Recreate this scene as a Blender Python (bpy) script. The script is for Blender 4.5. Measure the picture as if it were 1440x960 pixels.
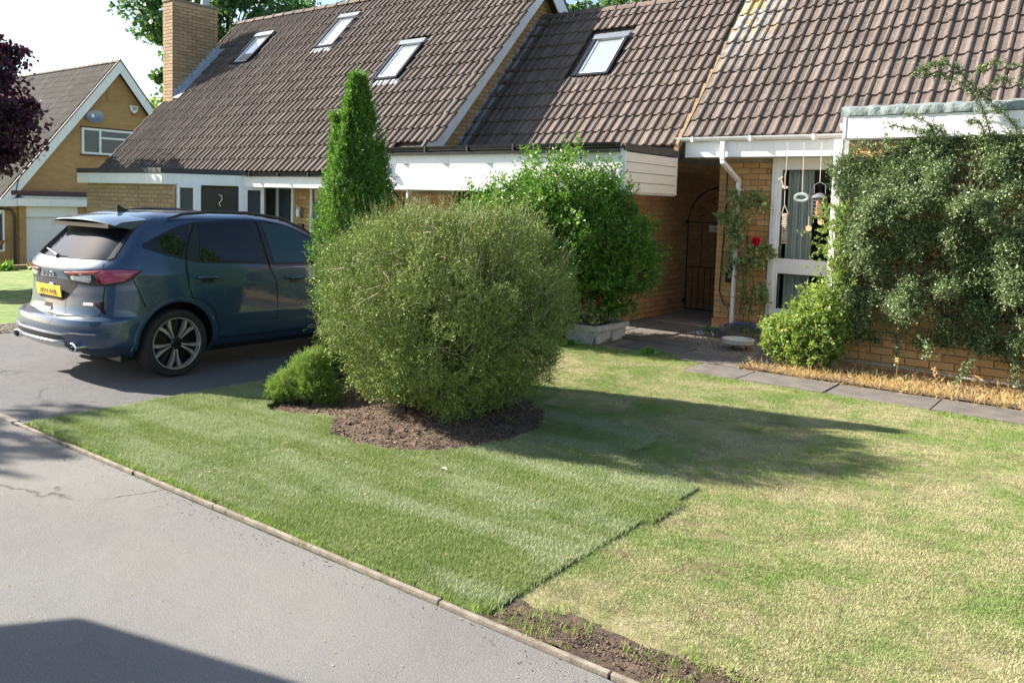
import bpy, bmesh, math, random
import numpy as np
from mathutils import Vector, Matrix, Euler

random.seed(7); rng = np.random.default_rng(7)
for o in list(bpy.data.objects): bpy.data.objects.remove(o)
SC = bpy.context.scene
COL = SC.collection
R_ = math.radians

# ------------------------------------------------------------------ camera
YAW, PITCH, ROLL, FPX, CY, EYE = R_(37.401), R_(4.238), R_(1.700), 1170.48, 373.53, 1.85
_f = np.array([-math.sin(YAW)*math.cos(PITCH), math.cos(YAW)*math.cos(PITCH), -math.sin(PITCH)])
_r = np.array([math.cos(YAW), math.sin(YAW), 0.0]); _u = np.cross(_r, _f)
_r, _u = math.cos(ROLL)*_r + math.sin(ROLL)*_u, -math.sin(ROLL)*_r + math.cos(ROLL)*_u
cam = bpy.data.cameras.new("camera"); cam_o = bpy.data.objects.new("camera", cam); COL.objects.link(cam_o)
cam_o.matrix_world = Matrix(((_r[0], _u[0], -_f[0], 0), (_r[1], _u[1], -_f[1], 0), (_r[2], _u[2], -_f[2], EYE), (0, 0, 0, 1)))
cam.sensor_width = 36.0; cam.lens = 36.0*FPX/1440; cam.shift_y = (CY-480)/1440
cam.clip_start = 0.05; cam.clip_end = 2000
SC.camera = cam_o

# ------------------------------------------------------------------ world, sun, exposure
SUN_AZ, SUN_EL = 20.5, 31.0        # light travels towards +X, turned this far to +Y
world = bpy.data.worlds.new("World"); SC.world = world; world.use_nodes = True
wn = world.node_tree.nodes; wl = world.node_tree.links; wn.clear()
sky = wn.new("ShaderNodeTexSky"); sky.sky_type = 'NISHITA'; sky.sun_disc = False
sky.sun_elevation = R_(SUN_EL); sky.sun_rotation = R_(-(90+SUN_AZ)); sky.air_density = 1.0; sky.dust_density = 1.2; sky.ozone_density = 1.0
bg = wn.new("ShaderNodeBackground"); bg.inputs[1].default_value = 0.080
wo = wn.new("ShaderNodeOutputWorld"); wl.new(sky.outputs[0], bg.inputs[0]); wl.new(bg.outputs[0], wo.inputs[0])
sun = bpy.data.lights.new("sun", 'SUN'); sun.energy = 5.0; sun.angle = R_(0.5); sun.color = (1.0, 0.93, 0.82)
sun_o = bpy.data.objects.new("sun", sun); COL.objects.link(sun_o)
a, e = R_(SUN_AZ), R_(SUN_EL)
LDIR = Vector((math.cos(a)*math.cos(e), math.sin(a)*math.cos(e), -math.sin(e)))
sun_o.rotation_euler = LDIR.to_track_quat('-Z', 'Y').to_euler()
SC.view_settings.view_transform = 'Standard'; SC.view_settings.look = 'None'
SC.view_settings.exposure = 1.60; SC.view_settings.gamma = 1.0

# ------------------------------------------------------------------ projection helpers (image pixel of the 1440x960 photo -> point on a real plane)
def ray(x, y): return (x-720)*_r - (y-CY)*_u + FPX*_f
def onp(x, y, P0, n):
    d = ray(x, y); P0 = np.array(P0, float); n = np.array(n, float)
    t = ((P0 - np.array([0, 0, EYE])) @ n)/(d @ n); return d*t + np.array([0, 0, EYE])
def onY(x, y, Y): return onp(x, y, (0, Y, 0), (0, 1, 0))
def onX(x, y, X): return onp(x, y, (X, 0, 0), (1, 0, 0))
def onZ(x, y, z=0.0): return onp(x, y, (0, 0, z), (0, 0, 1))
def dcam(p): return math.sqrt(p[0]**2 + p[1]**2 + (p[2]-EYE)**2)
def inframe(p, m=60):
    d = np.array([p[0], p[1], p[2]-EYE]); z = d @ _f
    if z < .2: return False
    x = 720+FPX*(d @ _r)/z; y = CY-FPX*(d @ _u)/z
    return -m < x < 1440+m and -m < y < 960+m

# ------------------------------------------------------------------ numpy noise
def _hash(ix, iy, iz, s):
    n = (ix.astype(np.int64)*73856093) ^ (iy.astype(np.int64)*19349663) ^ (iz.astype(np.int64)*83492791) ^ (s*2654435761)
    n = (n ^ (n >> 13))*1274126177 & 0x7fffffff
    n = (n ^ (n >> 16)) & 0x7fffffff
    return (n % 100003)/100003.0
def vnoise(P, scale=1.0, s=0):
    P = np.atleast_2d(np.asarray(P, float))
    if P.shape[1] == 2: P = np.c_[P, np.zeros(len(P))]
    Q = P*scale; I = np.floor(Q); F = Q-I; F = F*F*(3-2*F); out = 0
    for a_ in (0, 1):
        for b_ in (0, 1):
            for c_ in (0, 1):
                w = (F[:, 0] if a_ else 1-F[:, 0])*(F[:, 1] if b_ else 1-F[:, 1])*(F[:, 2] if c_ else 1-F[:, 2])
                out = out + w*_hash(I[:, 0]+a_, I[:, 1]+b_, I[:, 2]+c_, s)
    return out
def fbm(P, scale, octv=4, s=0):
    o, am, t = 0, 1.0, 0
    for k in range(octv):
        o = o + am*vnoise(P, scale*2**k, s+k*17); t += am; am *= .5
    return o/t

# ------------------------------------------------------------------ materials
MATS = {}
def nodes_of(m): return m.node_tree.nodes, m.node_tree.links
def mix_rgb(N, L, fac, a_, b_, mode='MIX'):
    n = N.new("ShaderNodeMix"); n.data_type = 'RGBA'; n.blend_type = mode
    for i, v in ((0, fac), (6, a_), (7, b_)):
        if hasattr(v, 'links'): L.new(v, n.inputs[i])
        elif i == 0: n.inputs[i].default_value = v
        else: n.inputs[i].default_value = (*v[:3], 1)
    return n.outputs[2]
def noise(N, L, scale, detail=4, rough=.6, vec=None, dist=0):
    n = N.new("ShaderNodeTexNoise"); n.inputs['Scale'].default_value = scale; n.inputs['Detail'].default_value = detail
    n.inputs['Roughness'].default_value = rough; n.inputs['Distortion'].default_value = dist
    if vec is None: vec = N.new("ShaderNodeNewGeometry").outputs['Position']
    L.new(vec, n.inputs['Vector']); return n.outputs['Fac']
def ramp(N, L, src, stops):
    n = N.new("ShaderNodeValToRGB"); e_ = n.color_ramp.elements
    while len(e_) < len(stops): e_.new(.5)
    for k, (p, c) in enumerate(stops):
        e_[k].position = p; e_[k].color = (c, c, c, 1) if not hasattr(c, '__len__') else (*c[:3], 1)
    L.new(src, n.inputs[0]); return n.outputs[0]
def scaled_pos(N, L, sx, sy, sz, rz=0):
    g = N.new("ShaderNodeNewGeometry"); m = N.new("ShaderNodeMapping"); m.inputs['Scale'].default_value = (sx, sy, sz)
    m.inputs['Rotation'].default_value = (0, 0, rz)
    L.new(g.outputs['Position'], m.inputs['Vector']); return m.outputs[0]
def bump(N, L, h, strength=.4, dist=.01, prev=None):
    b = N.new("ShaderNodeBump"); b.inputs['Strength'].default_value = strength; b.inputs['Distance'].default_value = dist
    L.new(h, b.inputs['Height'])
    if prev is not None: L.new(prev, b.inputs['Normal'])
    return b.outputs[0]
def new_mat(name):
    m = bpy.data.materials.new(name); m.use_nodes = True; MATS[name] = m
    N, L = nodes_of(m); N.clear(); out = N.new("ShaderNodeOutputMaterial"); p = N.new("ShaderNodeBsdfPrincipled")
    L.new(p.outputs[0], out.inputs[0]); return m, N, L, p, out
def setc(p, L, col, rough=None, metal=None):
    if hasattr(col, 'links'): L.new(col, p.inputs['Base Color'])
    else: p.inputs['Base Color'].default_value = (*col[:3], 1)
    if rough is not None:
        if hasattr(rough, 'links'): L.new(rough, p.inputs['Roughness'])
        else: p.inputs['Roughness'].default_value = rough
    if metal is not None: p.inputs['Metallic'].default_value = metal
def rnd(N, L):
    """a random 0..1 that differs between objects and between loose islands of one mesh"""
    oi = N.new("ShaderNodeObjectInfo"); g = N.new("ShaderNodeNewGeometry"); ad = N.new("ShaderNodeMath"); ad.operation = 'ADD'
    L.new(oi.outputs['Random'], ad.inputs[0]); L.new(g.outputs['Random Per Island'], ad.inputs[1])
    w = N.new("ShaderNodeTexWhiteNoise"); w.noise_dimensions = '1D'; L.new(ad.outputs[0], w.inputs['W']); return w.outputs['Value']

def simple(name, c1, c2=None, scale=8, rough=.6, metal=0, bmp=0, bscale=60, coat=0, dist=.003, detail=4):
    m, N, L, p, out = new_mat(name)
    col = c1
    if c2 is not None: col = mix_rgb(N, L, ramp(N, L, noise(N, L, scale, detail), [(.35, 0), (.65, 1)]), c1, c2)
    setc(p, L, col, rough, metal)
    if coat: p.inputs['Coat Weight'].default_value = coat; p.inputs['Coat Roughness'].default_value = .02
    if bmp: L.new(bump(N, L, noise(N, L, bscale, 3), bmp, dist), p.inputs['Normal'])
    return m
def brickmat(name, ca, cb, cc, stain=.35):
    m, N, L, p, out = new_mat(name)
    v = rnd(N, L); col = ramp(N, L, v, [(0, ca), (.5, cb), (1, cc)])
    col = mix_rgb(N, L, ramp(N, L, noise(N, L, 45, 5), [(.4, 0), (.75, .5)]), col, tuple(x*.6 for x in ca))
    col = mix_rgb(N, L, ramp(N, L, noise(N, L, 1.3, 3), [(.45, 0), (.8, stain)]), col, tuple(x*.45 for x in ca))
    setc(p, L, col, .9); L.new(bump(N, L, noise(N, L, 120, 4), .5, .004), p.inputs['Normal']); return m
brickmat('brick_gold', (.50, .29, .12), (.58, .37, .17), (.43, .22, .09))
brickmat('brick_buff', (.40, .28, .16), (.46, .33, .20), (.34, .22, .12), .5)
brickmat('brick_orange', (.60, .31, .13), (.65, .37, .17), (.52, .25, .10))  # base lifted to stand in for bounced light in the gate passage
simple('mortar', (.40, .33, .25), (.30, .24, .17), 6, .95, bmp=.4)
simple('mortar_ochre', (.30, .215, .12), (.20, .14, .08), 14, .95, bmp=.8, bscale=50, dist=.01)

def tilemat(name, ca, cb, lichen=.5, yellow=False):
    m, N, L, p, out = new_mat(name)
    v = rnd(N, L); col = ramp(N, L, v, [(0, ca), (1, cb)])
    col = mix_rgb(N, L, ramp(N, L, noise(N, L, 2.2, 4), [(.4, 0), (.7, .45)]), col, tuple(x*.55 for x in ca))
    col = mix_rgb(N, L, ramp(N, L, noise(N, L, 14, 4, .7), [(.48, 0), (.68, .5)]), col, (.19, .165, .135))
    col = mix_rgb(N, L, ramp(N, L, noise(N, L, 46, 4, .75), [(.56, 0), (.68, .55)]), col, (.045, .035, .03))
    vo = N.new("ShaderNodeTexVoronoi"); vo.inputs['Scale'].default_value = 22; g = N.new("ShaderNodeNewGeometry"); L.new(g.outputs['Position'], vo.inputs['Vector'])
    sp = ramp(N, L, vo.outputs['Distance'], [(.10, 1), (.2, 0)])
    gate = ramp(N, L, noise(N, L, 9, 3), [(.52, 0), (.6, lichen)])
    mu = N.new("ShaderNodeMath"); mu.operation = 'MULTIPLY'; L.new(sp, mu.inputs[0]); L.new(gate, mu.inputs[1])
    col = mix_rgb(N, L, mu.outputs[0], col, (.52, .50, .45))
    if yellow:
        sx = N.new("ShaderNodeSeparateXYZ"); L.new(g.outputs['Position'], sx.inputs[0])
        mr = N.new("ShaderNodeMapRange"); mr.inputs[1].default_value = -5.95; mr.inputs[2].default_value = -4.6; mr.inputs[3].default_value = 1; mr.inputs[4].default_value = 0; L.new(sx.outputs[0], mr.inputs[0])
        mz = N.new("ShaderNodeMapRange"); mz.inputs[1].default_value = 3.9; mz.inputs[2].default_value = 5.2; L.new(sx.outputs[2], mz.inputs[0])
        m1 = N.new("ShaderNodeMath"); m1.operation = 'MULTIPLY'; L.new(mr.outputs[0], m1.inputs[0]); L.new(mz.outputs[0], m1.inputs[1])
        m2 = N.new("ShaderNodeMath"); m2.operation = 'MULTIPLY'; L.new(m1.outputs[0], m2.inputs[0]); L.new(ramp(N, L, noise(N, L, 6, 5, .7), [(.38, 0), (.55, 1)]), m2.inputs[1])
        col = mix_rgb(N, L, m2.outputs[0], col, (.42, .42, .40))
        m3 = N.new("ShaderNodeMath"); m3.operation = 'MULTIPLY'; L.new(m1.outputs[0], m3.inputs[0]); L.new(ramp(N, L, noise(N, L, 3.1, 4, .7), [(.52, 0), (.6, 1)]), m3.inputs[1])
        col = mix_rgb(N, L, m3.outputs[0], col, (.45, .30, .07))
    setc(p, L, col, .88); L.new(bump(N, L, noise(N, L, 90, 4), .55, .006), p.inputs['Normal']); return m
tilemat('tile_main', (.090, .064, .050), (.150, .112, .090), .6)
tilemat('tile_link', (.100, .073, .060), (.165, .122, .098), .7)
tilemat('tile_right', (.090, .066, .056), (.155, .118, .100), .9, True)
tilemat('tile_far', (.17, .145, .125), (.26, .225, .19), .6)

simple('white_upvc', (.78, .79, .80), (.74, .75, .77), 3, .35)
def dirty(name, c1, c2, rough):
    m, N, L, p, out = new_mat(name)
    st = noise(N, L, 1, 5, .7, vec=scaled_pos(N, L, 16, 16, 1.2)); col = mix_rgb(N, L, ramp(N, L, st, [(.50, 0), (.72, .55)]), c1, c2)
    col = mix_rgb(N, L, ramp(N, L, noise(N, L, 2.5, 4), [(.5, 0), (.75, .5)]), col, c2)
    setc(p, L, col, rough); return m
dirty('white_upvc', (.82, .83, .84), (.66, .66, .62), .38)
simple('board_warm_bounce', (.86, .76, .64), (.82, .72, .60), 3, .5)  # white cladding; warm light bounced off the brick is put into this base
simple('white_weathered', (.62, .64, .63), (.5, .52, .5), 7, .55, bmp=.2)
simple('black_plastic', (.012, .012, .014), (.03, .03, .033), 12, .28)
simple('black_felt', (.03, .03, .035), (.05, .05, .055), 9, .7, bmp=.3)
simple('dark_trim', (.09, .065, .05), (.06, .045, .035), 5, .6)
simple('brown_trim', (.09, .045, .035), (.06, .035, .03), 5, .6)
simple('lead', (.30, .35, .42), (.44, .48, .54), 9, .55, .1, bmp=.5, bscale=18, dist=.012)
simple('lead_green', (.25, .30, .29), (.17, .20, .20), 14, .7, .1, bmp=.8, bscale=30, dist=.012)
simple('white_flash', (.75, .78, .80), (.6, .62, .65), 9, .6, bmp=.4)
simple('wood_deck', (.10, .08, .07), None, 8, .9)
simple('metal_grey', (.30, .32, .34), None, 8, .35, .6)
simple('chrome', (.75, .76, .78), None, 8, .12, 1)
simple('iron_black', (.012, .012, .012), (.03, .02, .015), 20, .5, .2)
simple('concrete', (.30, .26, .21), (.16, .13, .10), 9, .9, bmp=.5, bscale=70, dist=.004)
simple('slab', (.165, .145, .125), (.11, .098, .088), 5, .9, bmp=.5, bscale=90, dist=.003)
simple('slab_light', (.30, .25, .20), (.22, .18, .15), 5, .9, bmp=.5, bscale=90, dist=.003)
simple('planter_stone', (.50, .49, .44), (.34, .34, .31), 12, .9, bmp=.9, bscale=35, dist=.012)
simple('door_black', (.008, .008, .01), None, 3, .25)
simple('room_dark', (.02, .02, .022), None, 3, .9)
simple('curtain', (.86, .87, .84), (.78, .79, .77), 9, .85)
simple('bark', (.12, .085, .06), (.07, .05, .035), 20, .9, bmp=.6)
simple('bark_pale', (.20, .17, .10), (.12, .10, .06), 25, .9, bmp=.4)
simple('twig_pale', (.42, .36, .26), (.28, .22, .15), 25, .9)
simple('rubber_hose', (.42, .40, .36), (.30, .28, .25), 30, .6)
simple('stone_white', (.62, .60, .54), (.52, .50, .44), 20, .8, bmp=.3)
simple('pale_wood', (.60, .42, .25), (.50, .33, .18), 30, .7)
simple('driftwood', (.50, .43, .34), (.36, .30, .24), 40, .9, bmp=.5)
simple('ceramic_grey', (.30, .36, .34), (.22, .26, .25), 10, .4)
simple('twine', (.62, .55, .42), None, 10, .9)
simple('peanut', (.42, .20, .12), (.55, .30, .16), 60, .7)
simple('terracotta', (.42, .16, .08), None, 10, .8)
simple('canvas', (.30, .32, .33), (.26, .28, .29), 5, .8)
simple('red_plastic', (.5, .02, .02), None, 10, .4)

def glassmat(name, tint=(.03, .035, .04), through=.5):
    m, N, L, p, out = new_mat(name)
    setc(p, L, tint, .02); p.inputs['IOR'].default_value = 1.52
    tr = N.new("ShaderNodeBsdfTransparent"); tr.inputs[0].default_value = (.85, .9, .9, 1)
    mx = N.new("ShaderNodeMixShader"); mx.inputs[0].default_value = through
    L.new(p.outputs[0], mx.inputs[1]); L.new(tr.outputs[0], mx.inputs[2]); L.new(mx.outputs[0], out.inputs[0]); return m
glassmat('glass_clear', (.01, .012, .012), .88)
glassmat('glass_grey', (.06, .075, .09), .15)
m, N, L, p, out = new_mat('skylight_glass'); setc(p, L, (.55, .60, .62), .05, .55); p.inputs['Coat Weight'].default_value = .6
glassmat('car_glass', (.006, .008, .012), .0)
glassmat('car_glass_light', (.02, .05, .06), .0)

m, N, L, p, out = new_mat('car_paint'); setc(p, L, (.022, .056, .112), .36, .25)
p.inputs['Coat Weight'].default_value = 1; p.inputs['Coat Roughness'].default_value = .03
simple('car_dark', (.012, .013, .016), None, 3, .35)
simple('car_gap', (.002, .002, .003), None, 3, .8)
simple('tyre', (.018, .018, .019), (.028, .027, .026), 30, .8, bmp=.3)
simple('rim_black', (.012, .012, .013), None, 3, .3, .3)
simple('rim_alloy', (.66, .64, .62), None, 3, .3, .7)
simple('lamp_red', (.26, .006, .012), None, 3, .12, coat=1)
simple('lamp_dark_red', (.08, .004, .008), None, 3, .2)
simple('lamp_pink', (.38, .05, .12), None, 3, .12, coat=1)
simple('lamp_clear', (.55, .58, .60), None, 3, .12, .4, coat=1)
simple('plate_yellow', (.80, .55, .05), None, 3, .35)
simple('silver_paint', (.40, .42, .45), None, 3, .3, .6, coat=.5)

# asphalt
def asphalt(name, ca, cb, warm):
    m, N, L, p, out = new_mat(name)
    col = mix_rgb(N, L, ramp(N, L, noise(N, L, .8, 5), [(.35, 0), (.65, 1)]), ca, cb)
    col = mix_rgb(N, L, ramp(N, L, noise(N, L, .35, 3, vec=scaled_pos(N, L, 1, 1.6, 1, .5)), [(.45, 0), (.7, .6)]), col, warm)
    col = mix_rgb(N, L, ramp(N, L, noise(N, L, 160, 3, .7), [(.35, .55), (.55, 0)]), col, tuple(x*.45 for x in ca))
    col = mix_rgb(N, L, ramp(N, L, noise(N, L, 120, 3, .8), [(.58, 0), (.70, .8)]), col, tuple(min(1, x*1.9) for x in cb))
    vo = N.new("ShaderNodeTexVoronoi"); vo.feature = 'DISTANCE_TO_EDGE'; vo.inputs['Scale'].default_value = .45
    wv = N.new("ShaderNodeVectorMath"); wv.operation = 'ADD'; g = N.new("ShaderNodeNewGeometry")
    nz = N.new("ShaderNodeTexNoise"); nz.inputs['Scale'].default_value = 3; nz.inputs['Detail'].default_value = 5; L.new(g.outputs['Position'], nz.inputs['Vector'])
    sc_ = N.new("ShaderNodeVectorMath"); sc_.operation = 'SCALE'; sc_.inputs['Scale'].default_value = .55; L.new(nz.outputs['Color'], sc_.inputs[0])
    L.new(g.outputs['Position'], wv.inputs[0]); L.new(sc_.outputs[0], wv.inputs[1]); L.new(wv.outputs[0], vo.inputs['Vector'])
    cr = ramp(N, L, vo.outputs['Distance'], [(0, 1), (.009, 0)])
    gt = ramp(N, L, noise(N, L, .55, 2), [(.46, 0), (.52, .9)])
    mu = N.new("ShaderNodeMath"); mu.operation = 'MULTIPLY'; L.new(cr, mu.inputs[0]); L.new(gt, mu.inputs[1])
    col = mix_rgb(N, L, mu.outputs[0], col, tuple(x*.3 for x in ca))
    setc(p, L, col, .88)
    b1 = bump(N, L, noise(N, L, 130, 4, .75), 1.0, .012); L.new(bump(N, L, noise(N, L, 5, 4), .5, .03, b1), p.inputs['Normal']); return m
asphalt('asphalt_road', (.195, .190, .184), (.255, .248, .240), (.29, .265, .235))
asphalt('asphalt_drive', (.13, .13, .135), (.17, .165, .165), (.18, .17, .16))

def groundmat(name, stops, scale, extra=None, rough=.95, bs=60, bd=.01):
    m, N, L, p, out = new_mat(name); col = ramp(N, L, noise(N, L, scale, 6, .65), stops)
    if extra: col = mix_rgb(N, L, ramp(N, L, noise(N, L, extra[0], 4), extra[2]), col, extra[1])
    setc(p, L, col, rough); L.new(bump(N, L, noise(N, L, bs, 5, .7), .9, bd), p.inputs['Normal']); return m
groundmat('soil', [(.3, (.045, .030, .020)), (.5, (.10, .066, .045)), (.7, (.18, .125, .085))], 16, (90, (.30, .22, .16), [(.6, 0), (.72, .6)]), bs=40, bd=.03)
groundmat('turf_base', [(.3, (.06, .085, .02)), (.6, (.12, .16, .04))], 9)
groundmat('lawn_base', [(.3, (.14, .11, .06)), (.5, (.22, .20, .09)), (.7, (.33, .28, .17))], 5, (1.3, (.20, .13, .09), [(.62, 0), (.7, .7)]))
groundmat('far_grass', [(.3, (.07, .12, .02)), (.5, (.13, .20, .04)), (.7, (.30, .30, .12))], 3, (.9, (.20, .16, .09), [(.6, 0), (.75, .6)]))
groundmat('gravel', [(.3, (.14, .12, .10)), (.5, (.28, .24, .20)), (.7, (.46, .42, .36))], 45, bs=45, bd=.03)
groundmat('earth_far', [(.3, (.08, .11, .04)), (.7, (.15, .18, .07))], .3)
simple('pebble', (.36, .31, .25), (.22, .18, .14), 30, .85)
simple('clod', (.10, .066, .045), (.19, .13, .09), 40, .95)

def leafmat(name, cols, trans=.35, rough=.55, patch=None, tc=None, zgrad=None):
    m, N, L, p, out = new_mat(name)
    v = rnd(N, L); n_ = len(cols); col = ramp(N, L, v, [(k/(n_-1), c) for k, c in enumerate(cols)])
    if patch: col = mix_rgb(N, L, ramp(N, L, noise(N, L, patch[0], 4), patch[2]), col, patch[1])
    setc(p, L, col, rough); p.inputs['Specular IOR Level'].default_value = .35
    t = N.new("ShaderNodeBsdfTranslucent")
    L.new(mix_rgb(N, L, .6, col, tc or (.35, .5, .05), 'MIX'), t.inputs[0])
    mx = N.new("ShaderNodeMixShader"); mx.inputs[0].default_value = trans
    L.new(p.outputs[0], mx.inputs[1]); L.new(t.outputs[0], mx.inputs[2]); L.new(mx.outputs[0], out.inputs[0]); return m
leafmat('leaf_wiry', [(.10, .18, .028), (.24, .33, .06), (.17, .27, .045), (.48, .49, .16)], .10, .6, (2.0, (.11, .18, .04), [(.45, 0), (.65, .6)]), (.3, .36, .08))
leafmat('leaf_cypress', [(.05, .14, .015), (.10, .23, .03), (.16, .32, .045)], .2, .6, None, (.25, .5, .04))
leafmat('leaf_conifer', [(.09, .19, .03), (.17, .31, .05), (.32, .44, .09)], .3, .6, None, (.35, .5, .06))
leafmat('leaf_green', [(.04, .12, .015), (.085, .22, .025), (.19, .37, .05)], .22, .42, None, (.3, .55, .04))
leafmat('leaf_cotoneaster', [(.04, .085, .028), (.085, .15, .05), (.18, .26, .10), (.40, .45, .25)], .12, .40, (1.6, (.16, .17, .07), [(.5, 0), (.7, .35)]), (.3, .38, .14))
leafmat('leaf_lime', [(.10, .21, .045), (.19, .31, .07), (.38, .42, .14)], .35, .5, None, (.45, .55, .06))
leafmat('leaf_rose', [(.12, .22, .07), (.24, .36, .13), (.52, .52, .28)], .3, .5, None, (.35, .45, .08))
leafmat('leaf_tree', [(.035, .09, .03), (.06, .14, .05), (.10, .20, .07)], .3, .5, None, (.2, .38, .08))
leafmat('leaf_tree_lime', [(.12, .22, .03), (.20, .34, .05)], .4, .5, None, (.4, .55, .06))
leafmat('leaf_purple', [(.022, .012, .030), (.040, .018, .042), (.075, .025, .040)], .2, .4, None, (.16, .02, .05))
leafmat('dry_grass', [(.50, .34, .13), (.62, .45, .20), (.70, .55, .30)], .3, .8, None, (.6, .42, .16))
leafmat('dry_leaf', [(.22, .14, .07), (.34, .24, .12), (.46, .36, .2)], .1, .8, None, (.4, .3, .1))
leafmat('blade_fringe', [(.16, .26, .04), (.24, .36, .06), (.36, .42, .14)], .25, .6, None, (.3, .45, .06))
leafmat('petal_red', [(.65, .01, .03), (.8, .04, .06)], .2, .5, None, (.7, .05, .05))
leafmat('petal_dull_red', [(.30, .015, .03), (.42, .04, .06)], .2, .5, None, (.4, .04, .05))
leafmat('petal_violet', [(.14, .09, .42), (.25, .17, .58)], .3, .6, None, (.3, .2, .7))
# grass blades: colour drifts in broad patches and in the strips the turf was laid in
m, N, L, p, out = new_mat('blade_turf')
v = rnd(N, L); col = ramp(N, L, v, [(0, (.19, .25, .07)), (.5, (.27, .33, .11)), (1, (.38, .41, .19))])
st = noise(N, L, 1.0, 4, vec=scaled_pos(N, L, .45, 2.6, 1, -.12)); col = mix_rgb(N, L, ramp(N, L, st, [(.44, 0), (.56, .85)]), col, (.44, .48, .29))
col = mix_rgb(N, L, ramp(N, L, noise(N, L, 2.3, 4), [(.5, 0), (.68, .7)]), col, (.15, .24, .04))
setc(p, L, col, .6)
t = N.new("ShaderNodeBsdfTranslucent"); L.new(mix_rgb(N, L, .5, col, (.3, .42, .05)), t.inputs[0]); mx = N.new("ShaderNodeMixShader"); mx.inputs[0].default_value = .25
L.new(p.outputs[0], mx.inputs[1]); L.new(t.outputs[0], mx.inputs[2]); L.new(mx.outputs[0], out.inputs[0])
m, N, L, p, out = new_mat('blade_lawn')
v = rnd(N, L); col = ramp(N, L, v, [(0, (.24, .29, .09)), (.4, (.36, .37, .15)), (.7, (.56, .51, .30)), (1, (.72, .65, .44))])
col = mix_rgb(N, L, ramp(N, L, noise(N, L, 1.5, 6, .75), [(.42, 0), (.56, .9)]), col, (.21, .32, .075))
col = mix_rgb(N, L, ramp(N, L, noise(N, L, 3.3, 6, .8, dist=.6), [(.55, 0), (.66, .8)]), col, (.30, .24, .15))
col = mix_rgb(N, L, ramp(N, L, noise(N, L, .9, 5, .65, vec=scaled_pos(N, L, 1, 1, 1, 1.1)), [(.5, 0), (.66, .75)]), col, (.60, .53, .33))
setc(p, L, col, .7)
t = N.new("ShaderNodeBsdfTranslucent"); L.new(mix_rgb(N, L, .4, col, (.4, .42, .1)), t.inputs[0]); mx = N.new("ShaderNodeMixShader"); mx.inputs[0].default_value = .2
L.new(p.outputs[0], mx.inputs[1]); L.new(t.outputs[0], mx.inputs[2]); L.new(mx.outputs[0], out.inputs[0])
M = MATS

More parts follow.
